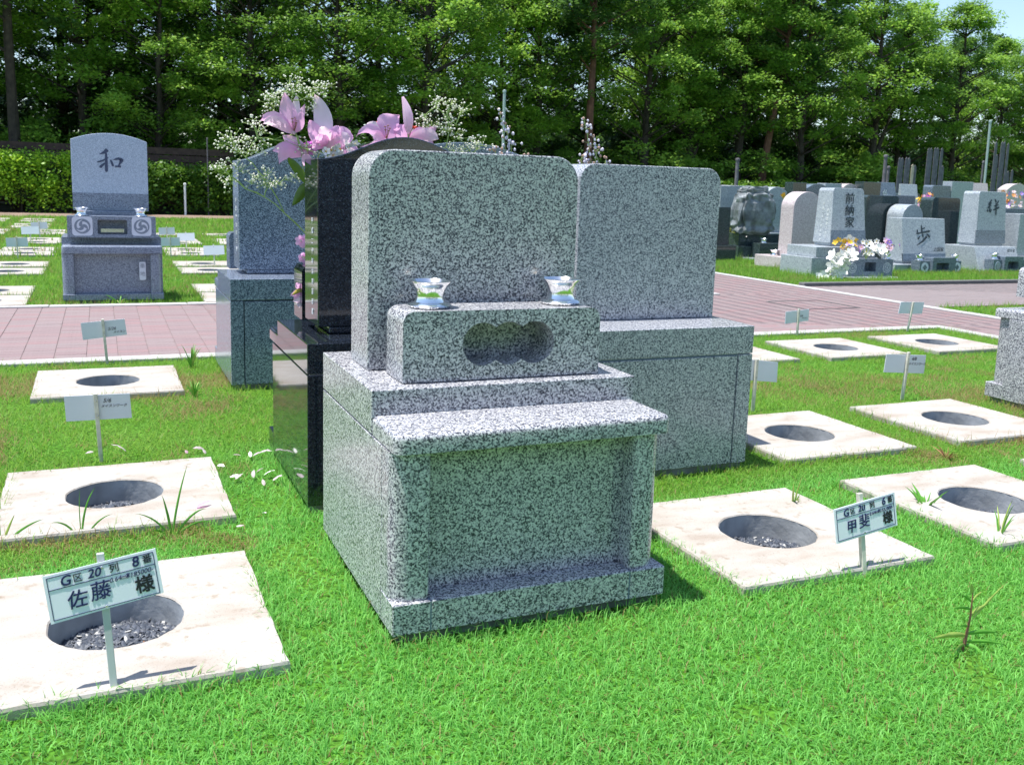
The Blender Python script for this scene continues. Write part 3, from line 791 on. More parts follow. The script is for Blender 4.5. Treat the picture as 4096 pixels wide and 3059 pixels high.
def framed_board(args, kw, name_chars, num, price, lab):
    t, P, ang, ys, W, Hh, ux, dn = board(lab, *args, **kw)
    yy = ys-.0008
    def bar(u0, v0, u1, v1, th=.0016):
        a, b = P(u0, v0), P(u1, v1); d = Vector((b[0]-a[0], b[1]-a[1])).normalized(); n = Vector((-d[1], d[0]))*th/2
        return [(a[0]-n[0], a[1]-n[1]), (b[0]-n[0], b[1]-n[1]), (b[0]+n[0], b[1]+n[1]), (a[0]+n[0], a[1]+n[1])]
    mb = MB()
    for k, (a, b, c, d) in enumerate([(.03, .06, .97, .06), (.03, .94, .97, .94), (.03, .06, .03, .94), (.97, .06, .97, .94), (.03, .32, .97, .32)]): mb.xz(bar(a, b, c, d), yy-.0002-.00005*k, yy+.0006)
    mb.build('printed_frame', M_INK, t)
    def tx(s, u, v, size, mat, bold=0, shear=0, extra=0):
        x, z = P(u, v); put_text(s, size, mat, t, x, yy-.0004, z, bold, shear, ang+extra)
    tx('G', .18, .20, .034, M_INK, .0009, .2); tx('区', .29, .20, .022, M_INKB); tx('20', .43, .19, .030, M_INK, .0008, .25)
    tx('列', .61, .19, .023, M_INKB, .0003); tx(num, .80, .18, .034, M_INK, .0009, .15); tx('番', .91, .18, .023, M_INKB, .0003)
    tx(price[0], .635, .425, .0155, M_INK, 0, .3, .04); tx(price[1], .82, .42, .0165, M_INK, 0, .3, .04)
    tx(name_chars[0], .25, .65, .046, M_INK, .0007, .15); tx(name_chars[1], .46, .60, .048, M_INK, .0006, .08)
    tx('様', .85, .70, .044, M_INKB, .0018)
    return t
framed_board((-.40, -1.115, (-1.146, .321), [(-1.272, .283), (-1.022, .320), (-1.006, .210), (-1.257, .169)], True), dict(metal=True), '佐藤', '8', ('0.64m²', '¥185000-'),
             'tilted white name board with number 8 on a metal post, nearest at lower left')
framed_board((-.43, 1.187, (1.177, .248), [(1.055, .207), (1.316, .240), (1.325, .127), (1.062, .094)], True), dict(metal=False), '甲斐', '6', ('0.64m²', '¥155,000-'),
             'tilted white name board with number 6 on a wooden post, right of the central monument')
def back_board(lab, y, base, top, corners, words):
    t, P, ang, ys, W, Hh, ux, dn = board(lab, y, base, top, corners, False)
    for s, u, v, size in words:
        x, z = P(u, v); put_text(s, size, M_PENCIL, t, x, .0085, z, 0, .25, ang)
    return t
back_board('back of a white board marked 5/6 standing between the two left slabs', 1.70, -1.145, (-1.166, .277), [(-1.290, .269), (-1.027, .267), (-1.021, .156), (-1.285, .157)], [('5/6', .64, .24, .026), ('メイスンワーク', .74, .46, .015)])
back_board('back of a white board marked 5/26 at the kerb of the brick path', 4.06, -1.101, (-1.131, .273), [(-1.264, .249), (-.996, .270), (-.984, .163), (-1.254, .135)], [('5/26', .68, .5, .028), ('メイスン', .84, .72, .019)])
back_board('back of a white board half hidden behind the rear grey monument', 1.70, 2.342, (2.339, .278), [(2.180, .290), (2.500, .250), (2.505, .130), (2.185, .165)], [('メイスン', .3, .5, .018)])
back_board('back of a white board marked 4/8 on a wooden post at right', 1.69, 3.475, (3.489, .274), [(3.320, .266), (3.649, .245), (3.648, .128), (3.314, .152)], [('4/8', .70, .22, .032), ('メイスンワーク', .80, .5, .021)])
back_board('back of a small white board by the kerb, left of the two at right', 4.06, 4.62, (4.609, .219), [(4.474, .191), (4.733, .209), (4.738, .103), (4.479, .081)], [('5/6', .68, .5, .024), ('メイスン', .82, .7, .016)])
back_board('back of a leaning white board by the kerb corner, rightmost at the path', 4.06, 5.913, (5.964, .252), [(5.817, .254), (6.113, .246), (6.102, .133), (5.802, .143)], [])
for lab, x, y, fr in [('distant white board in the lawn at far left, nearest of the left cluster', -2.234, 12.7, False), ('distant blue grey board standing behind another at far left', -2.256, 15.9, True), ('distant white board at far left, farthest of the left cluster', -2.2, 17.6, False),
        ('distant pale blue board cut by the left edge of the photo', -2.75, 9.2, True), ('distant white board below the blue one at the left edge', -2.73, 8.75, False), ('white board far off, nearest of those left of the dark blue monument', -.134, 13.0, False), ('distant grey blue board in the lawn left of the dark blue monument', .2, 14.3, True),
        ('distant white board left of the dark blue monument, farthest one', .0, 16.1, False), ('distant blue grey board partly behind the dark blue monument', .33, 11.2, True)]:
    board(lab, y, x, (x-.01, .30), [(x-.15, .275), (x+.13, .285), (x+.135, .155), (x-.145, .145)], fr)

# ------------------------------------------------------------------ far graves on the right
def far_grave(label, cx, yf, wd, zb, zt, d, mat, style='round', r=.07, taper=0.0, slope=0.0, base=(0, 0), fmat=None, band=None, zs=None, plinth=None, lower=None):
    """cx: centre x, yf: front of the stele; zb..zt stele; base=(width,height) of stone block under it; slope: the front leans back"""
    t = thing('grave_monument', label, 'gravestone', (cx, yf, 0))
    h = wd/2
    if style == 'round': o = rrect(-h, h, zb, zt, r, 8)
    elif style == 'arch': o = arch(-h, h, zb, zs or zt-.2*wd, zt, 18)
    elif style == 'semi': o = [(-h, zb), (h, zb)] + [(h*math.cos(PI*i/20), zt-h*.9+h*.9*math.sin(PI*i/20)) for i in range(21)]
    else: o = [(-h, zb), (h, zb), (h, zt), (-h, zt)]
    o = dedupe(o)
    k = lambda z: 1 - taper*(z-zb)/(zt-zb)
    MB().prism(o, lambda x, z: (x*k(z), slope*(z-zb), z), lambda x, z: (x*k(z), d, z)).build('stele', fmat or mat, t, bevel=.006, seg=2)
    if band: MB().prism([(-h*k(zb)-.0, zb), (h*k(zb), zb), (h*k(band), band), (-h*k(band), band)], lambda x, z: (x, slope*(z-zb)-.003, z), lambda x, z: (x, slope*(z-zb)+.02, z)).build('polished_band', G_FARD, t)
    if plinth: MB().box(-h+.03, h-.03, .03, d-.02, zb-plinth, zb-.001).build('stele_foot', mat, t); zb -= plinth
    if base[0]:
        MB().box(-base[0]/2, base[0]/2, -.10, d+.12, zb-base[1], zb-.001).build('base', mat, t, bevel=.005, seg=1)
        if zb-base[1] > -.06: MB().box(-base[0]/2-.07, base[0]/2+.07, -.30, d+.16, -.10, zb-base[1]-.001).build('lower_base', lower or mat, t, bevel=.005, seg=1)
    return t

def incense(parent, x0, x1, y, z0, z1, mat, d=.2, hole=None, mid=None):
    if mid:
        MB().box(x0, mid[0]-.001, y, y+d, z0, z1).build('incense_wing', mat, parent, bevel=.003, seg=1); MB().box(mid[1]+.001, x1, y, y+d, z0, z1).build('incense_wing', mat, parent, bevel=.003, seg=1)
        x0, x1, z1, y = mid[0], mid[1], z1+.06, y-.06
    cavity_block(rrect(x0, x1, z0, z1, .012, 3), rrect(*hole, .02, 4), y, y+d, d*.7).build('incense_block', mat, parent)

def ring_crest(parent, cx, cz, R, y, kind):
    MB().xz([(cx+R*math.cos(2*PI*i/28)*(.8 if kind == 'oval' else 1), cz+R*math.sin(2*PI*i/28)) for i in range(28)], y-.003, y).build('crest_disc', M_CREST if kind != 'ring' else G_FAR, parent)
    if kind == 'diamond':
        mb = MB()
        for dx, dz in ((0, .32), (0, -.32), (.32, 0), (-.32, 0)):
            q = R*.30; mb.xz([(cx+dx*R-q, cz+dz*R), (cx+dx*R, cz+dz*R-q), (cx+dx*R+q, cz+dz*R), (cx+dx*R, cz+dz*R+q)], y-.005, y-.0031)
        mb.build('crest_diamond', G_FARD, parent)
    else:
        for k, (ro, mt) in enumerate([(.80, G_FARD), (.66, G_FAR), (.42, G_FARD), (.22, G_FAR)]):
            if kind == 'oval' and k > 1: break
            MB().xz([(cx+R*ro*math.cos(2*PI*i/24)*(.8 if kind == 'oval' else 1), cz+R*ro*math.sin(2*PI*i/24)) for i in range(24)], y-.0045-.0015*k, y-.0031-.0015*k).build('crest_ring', mt, parent)

g1 = far_grave('light grey gravestone with three large characters down its front, right of the pink arch', 10.02, 9.4, .73, .48, 1.36, .42, G_FAR, 'round', .06, taper=.13, slope=.10, band=.69, plinth=.045)
MB().box(-.77, .45, -.15, .55, .265, .43).build('base', G_FAR, g1, bevel=.006, seg=1); MB().box(-.85, .50, -.16, .60, -.08, .263).build('lower_base', G_FAR, g1, bevel=.006, seg=1)
MB().box(-.42, .60, -.80, -.163, -.10, -.02).build('paving_plate', G_FAR, g1, bevel=.006, seg=1)
for i, ch in enumerate('前納家'): put_text(ch, .20, M_LETTERD, g1, .02, -.006+.10*(1.18-.19*i-.48), 1.18-.19*i, .004)
for j, (s, z) in enumerate([('平成二十三年秋彼岸', 1.10), ('前納家建之吉日', 1.0)]):
    for i, ch in enumerate(s): put_text(ch, .05, M_LETTERW, g1, -.3645*(1-.13*(z-.072*i-.48)/.88)-.003, .14+.12*(1-j), z-.072*i, .001, face=LEFTF)
incense(g1, -.36, .60, -.40, -.018, .25, G_FARD, .22, (.01, .25, .06, .205))
ring_crest(g1, -.235, .115, .085, -.40, 'ring'); ring_crest(g1, .475, .115, .085, -.40, 'ring')

g2 = far_grave('low grey slanted gravestone with one brush character, in the front row at right', 12.245, 9.9, 1.01, .14, .89, .45, G_FAR, 'flat', taper=.0, slope=.16, band=.275, plinth=.04)
MB().box(-.80, .62, -.12, .65, -.08, .098).build('base', G_FAR, g2, bevel=.005, seg=1)
brush([[(a, b, w_*1.35) for a, b, w_ in q] for q in HO], -.02, .60, .36, -.003-.16*.14, M_LETTERD, g2, slope=.16)
put_text('上田家', .085, M_LETTERD, g2, .33, .022, .345, .001)
incense(g2, -.52, .44, -.40, -.04, .18, G_FARD, .2, (-.20, .09, .03, .15), mid=(-.29, .245))
ring_crest(g2, -.405, .07, .085, -.40, 'diamond'); ring_crest(g2, .345, .07, .085, -.40, 'diamond')
g3 = far_grave('grey gravestone with one dark brush character beside the low slanted stone, front row right', 13.92, 10.0, .755, .455, 1.40, .40, G_FAR, 'round', .055, taper=.10, slope=.06, band=.70, plinth=.04)
MB().prism([(-.6, -.08), (.45, -.08), (.45, .413), (-.6, .413)], lambda x, z: (x, -.18 if z > .3 else -.36, z if z < .3 else z), lambda x, z: (x, .55, z)).build('base', G_FAR, g3, bevel=.005, seg=1)
brush([[(a, b, w_*1.5) for a, b, w_ in q] for q in KI], .02, 1.12, .30, -.004-.06*.455, M_LETTERD, g3, slope=.06)
put_text('橋本家', .07, M_LETTERD, g3, .18, -.31, .345, .001)
incense(g3, -.45, .46, -.50, -.04, .20, G_FARD, .2, (-.16, .1, .04, .17), mid=(-.25, .21))
ring_crest(g3, -.345, .085, .085, -.50, 'oval')
g4 = far_grave('pinkish gravestone with a rounded arch top, right of the rough black rock', 10.16, 10.6, .60, .165, 1.29, .34, G_PINK, 'semi')
MB().box(-.50, .45, -.12, .72, -.08, .163).build('base', G_PINK, g4, bevel=.006, seg=1)
# the rough rock
def rock():
    t = thing('grave_monument', 'rough natural black rock standing on a dark stepped plinth at right', 'gravestone', (10.75, 12.9, 0))
    bm = bmesh.new(); bmesh.ops.create_icosphere(bm, subdivisions=5, radius=1)
    rg = np.random.default_rng(4); K = rg.normal(0, 1, (60, 3))*np.linspace(2, 14, 60)[:, None]; PH = rg.random(60)*6.28; A = .052/np.linspace(1, 5, 60)**.55
    for v in bm.verts:
        p = np.array(v.co); q = np.sign(p)*np.abs(p)**.42; n = float((A*np.sin(K@p+PH)).sum()); f = 1 + n*.55
        wd = 1 - .30*max(0, q[2]); v.co = Vector((q[0]*.42*f*wd, q[1]*.24*f, .90+q[2]*.46*(1+.25*n)))
    me = bpy.data.meshes.new('rock'); bm.to_mesh(me); bm.free(); me.materials.append(G_ROCK); link('rock', me, t)
    MB().box(-.38, .62, -.12, .45, .215, .45).build('plinth', G_GREEN, t, bevel=.006, seg=1); MB().box(-.45, .66, -.22, .5, -.08, .213).build('lower_plinth', G_GREEN, t, bevel=.006, seg=1)
    MB().box(-.14, .62, -.48, -.23, .0, .285).build('incense_block', G_GREEN, t, bevel=.006, seg=1); MB().box(-.35, .62, -.62, -.225, -.10, -.002).build('kerb_stone', G_FAR, t)
rock()
far_grave('black gravestone cut by the edge of the rear grey monument, left of the rough rock', 9.2, 12.0, .75, .28, .97, .25, G_GREEN, 'flat', base=(.95, .33), lower=G_FAR)
far_grave('tall dark green polished gravestone behind the one with three characters', 12.62, 11.4, .80, .36, 1.27, .28, G_GREEN, 'round', .06, base=(1.0, .38))
far_grave('dark green polished gravestone behind the low slanted stone', 13.83, 11.0, .74, .38, 1.27, .30, G_GREEN, 'round', .07, taper=.04, base=(1.0, .42), fmat=G_GREEN)
far_grave('blue grey gravestone between the two dark green ones', 13.95, 12.2, .62, .3, 1.29, .25, G_FARD, 'flat', base=(.8, .35))
far_grave('small white arched gravestone low between the two dark green ones', 12.95, 10.95, .5, .3, 1.12, .4, G_FAR, 'semi', base=(.7, .36))
far_grave('grey gravestone cut by the right edge of the photo, front row', 15.05, 10.0, .86, .23, 1.01, .40, G_FAR, 'flat', base=(1.1, .3))
far_grave('dark blue polished gravestone behind the stone cut by the right edge', 15.5, 10.8, .66, .24, 1.10, .3, G_FARD, 'flat', base=(.9, .3))
far_grave('pink arched gravestone at the right edge of the second row', 16.15, 11.3, .8, .3, 1.16, .4, G_PINK, 'arch', base=(1.0, .35))
back = [('dark', 14.80, 14, .5, 1.57, G_GREEN, 'flat', 'black gravestone in the back row above the dark green stone'), ('h', 15.45, 14, .52, 1.58, G_FARD, 'slant', 'grey slanted gravestone with a small character in the back row'), ('l', 16.12, 14, .52, 1.56, G_FAR, 'slant', 'pale slanted gravestone beside the grey slanted one in the back row'),
        ('d', 16.90, 14, .58, 1.555, G_FARD, 'round', 'dark low gravestone in the back row under the tall wooden tablets'), ('b', 17.55, 14, .68, 1.66, G_FAR, 'flat', 'large pale gravestone in the back row left of the pink one'), ('p', 18.35, 14, .62, 1.65, G_PINK, 'slant', 'pink slanted gravestone with two characters in the back row'), ('pb', 19.4, 14, .75, 1.67, G_PINK, 'arch', 'pinkish arched gravestone at the right end of the back row'),
        ('w', 10.85, 14, .22, 1.38, G_FAR, 'flat', 'narrow white gravestone in the back row, leftmost'), ('g', 11.30, 14.2, .46, 1.39, G_FAR, 'round', 'pale grey gravestone just left behind the rough rock'), ('wr', 12.2, 14, .48, 1.39, G_FAR, 'arch', 'white gravestone with a humped top right behind the rough rock'), ('w2', 12.62, 14.4, .2, 1.38, G_PINK, 'flat', 'narrow pale pink gravestone beside the white humped one'),
        ('dk', 12.78, 14, .36, 1.50, G_GREEN, 'flat', 'narrow black gravestone above the pink arch'), ('bg', 13.28, 14, .70, 1.49, G_FARD, 'arch', 'blue grey gravestone above the one with three characters'), ('lt', 13.88, 14.2, .46, 1.51, G_FAR, 'flat', 'pale gravestone peeping out right of the blue grey one in the back row'), ('pk', 14.36, 14.2, .40, 1.52, G_PINK, 'arch', 'small pale pink gravestone in the back row centre')]
for _, x, y, wd, zt, mt, st, lab in back:
    far_grave(lab, x, y, wd, .42, zt, .28, mt, {'slant': 'flat'}.get(st, st), .05, slope=.22 if st == 'slant' else 0, base=(wd+.25, .44))
put_hot = find('grey slanted gravestone with a small character in the back row'); put_text('仏', .16, M_LETTERW, put_hot, -.08, .175, 1.33, .003)
pkk = find('pink slanted gravestone with two characters in the back row'); put_text('富', .17, M_LETTERD, pkk, -.12, .175, 1.34, .003); put_text('山', .17, M_LETTERD, pkk, .16, .175, 1.34, .003)
rg = random.Random(9)
for i in range(16):
    x = 13 + i*.95 + rg.uniform(-.1, .1); mt = rg.choice([G_FAR, G_FARD, G_PINK, G_GREEN])
    tt = far_grave('far gravestone in the last rows before the hedge at right', x, 17 + rg.uniform(-.3, .3) + (i % 2)*1.6, rg.uniform(.5, .8), .42, rg.uniform(1.25, 1.5), .3, mt, rg.choice(['round', 'flat', 'arch']), .06, base=(.9, .44))
    tt['label'] = {G_FAR: 'pale grey', G_FARD: 'blue grey', G_PINK: 'pinkish', G_GREEN: 'black'}[mt] + ' gravestone in the last rows before the hedge at right'; tt['group'] = 'far gravestones in the last rows at right'
for lab, x, y, z, s in [('chrome vase on the dark block in front of the rough rock', 10.75, 12.5, .286, 1.1), ('chrome vase on the base of the pink arched stone', 9.80, 10.95, .166, 1.2), ('chrome vase at the left of the low slanted gravestone', 11.80, 9.60, .182, 1.2), ('chrome vase at the right of the low slanted gravestone', 12.62, 9.60, .182, 1.2),
        ('chrome vase beside the stone with one brush character at far right', 13.58, 9.60, .202, 1.3), ('chrome vase holding yellow and violet flowers', 9.75, 9.08, .252, 1.0), ('chrome vase holding pink and violet flowers', 10.55, 9.08, .252, 1.0)]:
    vase((x, y, z), lab, VG, s)

# wooden grave tablets, posts, poles
def tablets(lab, x, y, hs, mats=None):
    t = thing('wooden_tablets', lab, 'grave tablets', (x, y, 0)); n = len(hs)
    for i, h in enumerate(hs):
        x0 = (i-n/2)*.125; a = .05; yy = .03*(i % 2)
        pts = [(x0, -.05), (x0+.10, -.05), (x0+.10, h-.12), (x0+.085, h-.09), (x0+.10, h-.06), (x0+.05, h), (x0, h-.06), (x0+.015, h-.09), (x0, h-.12)]
        MB().xz(pts, yy, yy+.015).build('tablet', (mats or {}).get(i, M_WOODD), t)
    return t
tablets('weathered wooden grave tablets in a row with one fresh pale board, left bundle', 19.85, 18, [2.37, 2.37, 2.38, 2.38, 2.2, 2.18], {4: M_WOODL})
tablets('tall weathered wooden grave tablets, middle bundle behind the back row', 20.9, 18, [2.67, 2.68, 2.7, 2.7, 2.7, 2.2])
tablets('tallest weathered wooden grave tablets, right bundle by the green pole', 23.45, 18, [2.97, 2.6, 2.98, 2.99, 2.95])
tablets('short weathered wooden grave tablets at the right edge', 24.1, 18.2, [2.2, 2.15, 2.2])
def pole(lab, x, y, h, r, mat, lean=0, cap=True):
    t = thing('pole', lab, 'pole', (x, y, -.05)); MB().tube([(0, 0, 0), (lean*.5, 0, h*.5), (lean, 0, h)], r, 10).build('shaft', mat, t, smooth=True)
    if cap: MB().lathe([(r*1.3, 0), (r*1.3, .05), (r*.4, .07)], lean, 0, h, 12).build('cap', mat, t)
    return t
pole('slim green grey pole leaning slightly right of the tablets', 22.9, 18.0, 3.55, .035, M_GALV, -.06)
pole('thin grey post between the hedge and the back row, left of the tablets', 19.0, 18.0, 2.4, .05, M_WOODD)
pole('shorter thin grey post next to the thin post left of the tablets', 19.23, 18.1, 2.1, .04, M_WOODD)
pole('thin dark post near the right bundle of tablets', 23.2, 18.4, 2.4, .03, M_WOODD)
pole('grey post in front of the hedge just right of the rear grey monument', 15.5, 20.0, 2.2, .05, M_WOODD)
pole('slim pale pole rising behind the central monument in front of the trees', 8.3, 20.0, 3.6, .035, M_GALV)
pole('thin pale stake at the wood edge right of the carved pale monument', 1.45, 30.7, 1.0, .035, M_LETTERW)
pole('whitish birch like stake at the wood edge near the dark blue monument', 2.2, 30.9, 2.5, .02, M_WOODD)

# ------------------------------------------------------------------ flowers
def bez(a, b, c, t): return a*(1-t)**2 + b*2*t*(1-t) + c*t*t
def petal_mesh(base, tip, wd, bend, side=None, nm='petal', mat=M_LILY, curl=.25, n=8):
    base, tip, bend = Vector(base), Vector(tip), Vector(bend)
    mid = (base+tip)/2 + bend; mb = MB(); bm = mb.b; rows = []
    sd = Vector(side) if side else (tip-base).cross(Vector((.25, 1, .1)))
    sd.normalize()
    for i in range(n+1):
        t = i/n; p = bez(base, mid, tip, t); tan = (bez(base, mid, tip, min(1, t+.02)) - bez(base, mid, tip, max(0, t-.02))).normalized()
        nr = sd.cross(tan).normalized(); wv = wd*(math.sin(PI*min(1, t**.75*.94+.06))**.8)*.5
        ruf = math.sin(t*17)*.13*wd*t
        rows.append([bm.verts.new(p + sd*wv*k + nr*(curl*wv*(k*k)) + nr*ruf*(k*k)) for k in (-1, -.5, 0, .5, 1)])
    for A, B in zip(rows, rows[1:]):
        for j in range(4): bm.faces.new([A[j], A[j+1], B[j+1], B[j]])
    return mb.mesh(nm, mat, smooth=True)

Q0 = Vector((-.347, 1.45, 1.449))     # local frame of the bouquets: x right, y depth, z up, metres
def bq(px, py, dy=0): return Vector((-.347 + (px-1170)*.00110, 1.45 + dy, 1.449 - (py-500)*.00104 + (px-1170)*.00001))
def lily(parent, base, tips, mat=M_LILY, stamens=True):
    b = bq(*base); o = link('lily', MB().ball(b, .010, 1).mesh('lily', M_LILYP), parent)
    for k, (tx, ty, wpx, bx, by, dep, mt) in enumerate(tips):
        tp = bq(tx, ty, dep); link('petal', petal_mesh(b, tp, wpx*.0011, (bx*.0011, dep*.2, -by*.0011), mat=mt), o)
    if stamens:
        mb = MB()
        for i in range(5):
            a = i*1.3; e = b + Vector((.012*math.cos(a), -.02, .05+.012*math.sin(a))); mb.tube([b, (b+e)/2+Vector((0, -.006, 0)), e], .0012, 4); mb.ball(e, .004, 0, (1.6, .7, .7))
        mb.build('stamen', M_DRY, o)
    return o

def spray(parent, clusters, joints, seed, r=.0050, n=(10, 15), spread=.019, root=None, mat=M_BUD):
    """baby's breath: joints = branch polyline nodes; each cluster hangs on the nearest joint"""
    rg = random.Random(seed); st = MB(); bd = MB()
    J = [bq(*j[:2], j[2] if len(j) > 2 else 0) for j in joints]
    for a, b in zip(J, J[1:]):
        st.tube([a, (a+b)/2 + Vector((rg.uniform(-.004, .004), 0, .004)), b], .0026, 5)
    for c in clusters:
        p = bq(*c) + Vector((0, rg.uniform(-.03, .03), 0)); j = min(J, key=lambda q: (q-p).length + (.03 if q.z > p.z else 0))
        hub = p + (j-p)*.28 if (j-p).length > .02 else j
        st.tube([j, (j+hub)/2 + Vector((0, 0, .006)), hub], .0013, 4)
        for i in range(rg.randint(*n)):
            q = p + Vector((rg.gauss(0, spread), rg.gauss(0, spread), rg.gauss(0, spread*.75)))
            st.tube([hub, q], .0007, 3); rr = r*rg.uniform(.65, 1.15)
            bd.ball(q, rr, 1 if rr > r else 0, (1, 1, .85))
    o = st.build('spray_stem', M_STEM, parent); tag(bd.build('spray_bud', mat, o, smooth=True), kind='stuff'); return o
def leaf(parent, a, b, wpx, bend=(0, 0), dep=0, mat=M_LEAF):
    link('leaf', petal_mesh(bq(*a, dep), bq(*b, dep-.02), wpx*.0011, (bend[0]*.0011, 0, -bend[1]*.0011), mat=mat, nm='leaf', curl=.3), parent)

bl = thing('flower_bouquet', 'bouquet of pink lilies and baby breath spreading left behind the black monument', 'flower bouquet', (0, 0, 0))
lily(bl, (1167, 533), [(1130, 378, 66, -14, -10, -.02, M_LILY), (1184, 374, 42, 2, -8, .03, M_LILYP), (1036, 492, 56, -30, -60, -.03, M_LILY), (1040, 508, 44, -25, -50, -.06, M_LILYP), (1192, 448, 46, 6, 0, -.04, M_LILY), (1215, 415, 34, 6, -10, .03, M_LILY)])
lily(bl, (1282, 590), [(1246, 376, 74, 26, -40, -.01, M_LILYP), (1396, 538, 82, 40, -50, -.02, M_LILY), (1345, 512, 66, 20, -20, .03, M_LILY), (1222, 480, 60, -10, -12, -.03, M_LILY), (1340, 570, 80, 20, -10, -.05, M_LILYP), (1236, 560, 50, -14, 10, -.05, M_LILY)])
lily(bl, (1212, 612), [(1104, 662, 70, -40, -60, -.03, M_LILY), (1198, 668, 40, 12, 10, -.05, M_LILY), (1128, 545, 54, -14, -10, .02, M_LILY), (1248, 560, 60, 10, 0, .03, M_PETM), (1085, 610, 56, -20, -30, .0, M_LILY)], stamens=False)
lily(bl, (1300, 585), [(1262, 505, 60, -4, -6, -.07, M_LILYP), (1330, 500, 64, 6, -8, -.06, M_LILY), (1372, 540, 66, 12, -16, -.07, M_LILYP), (1240, 545, 54, -8, -6, -.08, M_LILY), (1352, 588, 60, 10, 6, -.08, M_LILY)], stamens=False)
spray(bl, [(1150, 322), (1178, 325), (1260, 340), (1290, 355), (1205, 350), (1128, 368), (1090, 378), (1067, 392), (1090, 412), (1190, 364), (1226, 392), (1226, 434), (1086, 434), (1110, 395), (1160, 372), (1250, 352), (1240, 410), (1280, 338), (1070, 430)],
      [(1215, 760), (1200, 640), (1170, 520), (1150, 430), (1165, 380), (1200, 400), (1240, 380), (1265, 360), (1200, 400, .02), (1110, 420), (1085, 400)], 3)
spray(bl, [(1016, 480), (1010, 507), (1033, 524), (1058, 530), (912, 561), (887, 591), (938, 583), (974, 570), (954, 611), (1016, 583), (1044, 594), (1000, 605), (1215, 582), (1207, 597), (1235, 602), (1050, 575), (930, 560), (1170, 545), (1030, 610), (965, 620), (1000, 560)],
      [(1218, 951), (1129, 860), (1080, 760), (1030, 690), (985, 640), (945, 600), (985, 640), (1030, 560), (1016, 510), (1030, 560), (1090, 565)], 5)
spray(bl, [(904, 670), (873, 690), (977, 687), (955, 667), (1058, 698), (1030, 720), (1072, 737), (1100, 731), (1142, 717), (1193, 700), (932, 737), (912, 748), (1040, 745), (1075, 705), (1010, 735), (890, 680), (1085, 750), (1115, 742)],
      [(1218, 951), (1129, 860), (1053, 795), (985, 765), (930, 715), (900, 690), (985, 765), (1053, 795), (1065, 760), (1050, 725), (1100, 745)], 8)
for a, b, wp in [((1141, 636), (1226, 762), 34), ((1212, 735), (1152, 830), 40), ((1205, 690), (1228, 785), 22)]: leaf(bl, a, b, wp, (8, 0), -.02)
mb = MB()
for a, b in [((1215, 980), (1228, 700)), ((1228, 700), (1215, 560)), ((1228, 700), (1180, 545)), ((1228, 720), (1270, 600)), ((1210, 1000), (1240, 1075)), ((1225, 940), (1250, 1060))]: mb.tube([bq(*a), bq(*b)], .0028, 6)
mb.tube([bq(1228, 720), (-.22, 1.43, .90)], .003, 6); mb.tube([bq(1218, 951), (-.225, 1.43, .90)], .003, 6); mb.tube([bq(1215, 760), (-.215, 1.435, .90)], .003, 6)
mb.build('stem', M_STEM, bl)

br = thing('flower_bouquet', 'bouquet of pink lilies with a tall closed bud above the curved black stone', 'flower bouquet', (0, 0, 0))
lily(br, (1534, 548), [(1404, 540, 40, -10, -75, -.03, M_LILY), (1450, 492, 58, -20, -40, .02, M_LILYP), (1582, 446, 92, -30, -50, -.02, M_LILY), (1590, 500, 50, 10, -20, .04, M_LILY), (1470, 560, 60, -10, -20, -.05, M_LILY)])
lily(br, (1625, 545), [(1746, 478, 62, 20, 25, -.01, M_LILY), (1742, 538, 58, 40, -40, -.05, M_LILYP), (1565, 500, 62, -10, -30, -.03, M_LILY), (1690, 500, 56, 0, -10, .04, M_LILYP), (1610, 480, 44, 0, 0, .02, M_LILY), (1735, 556, 60, 10, -60, .0, M_LILY)])
bud = MB(); A = bq(1617, 516, -.03); B = bq(1593, 368, -.03)
bud.tube([A.lerp(B, t) + Vector((.012*math.sin(PI*t), 0, 0)) for t in (0, .12, .3, .5, .7, .88, 1)], [.006, .016, .022, .0225, .018, .011, .005], 10)
bud.build('lily_bud', M_LILYP, br, smooth=True)
spray(br, [(1752, 371), (1745, 378), (1808, 382), (1830, 395), (1848, 402), (1741, 413), (1794, 438), (1674, 449), (1690, 455), (1733, 460), (1797, 491), (1836, 514), (1761, 491), (1868, 400), (1810, 405), (1780, 375), (1700, 470), (1820, 470), (1850, 520), (1775, 500)],
      [(1720, 640), (1790, 565), (1800, 500), (1790, 440), (1800, 400), (1790, 440), (1745, 400), (1790, 440), (1830, 470), (1850, 420)], 13)
spray(br, [(1909, 542), (1946, 553), (1876, 558), (1808, 573), (1920, 535), (1930, 560), (1850, 560), (1890, 570), (1870, 590), (1825, 580)], [(1720, 640), (1840, 610), (1895, 600), (1930, 570)], 17)
mb = MB()
for p in [(1507, 480), (1650, 486), (1668, 492)]: mb.ball(bq(*p, .04), .012, 1)
mb.build('red_blossom', M_PETR, br)
for P_ in ([(.22, 1.43, .90), bq(1590, 640), bq(1540, 555)], [(.22, 1.43, .90), bq(1640, 640), bq(1617, 520, -.03)], [(.225, 1.43, .90), bq(1720, 640)]): MB().tube(P_, .003, 6).build('stem', M_STEM, br)

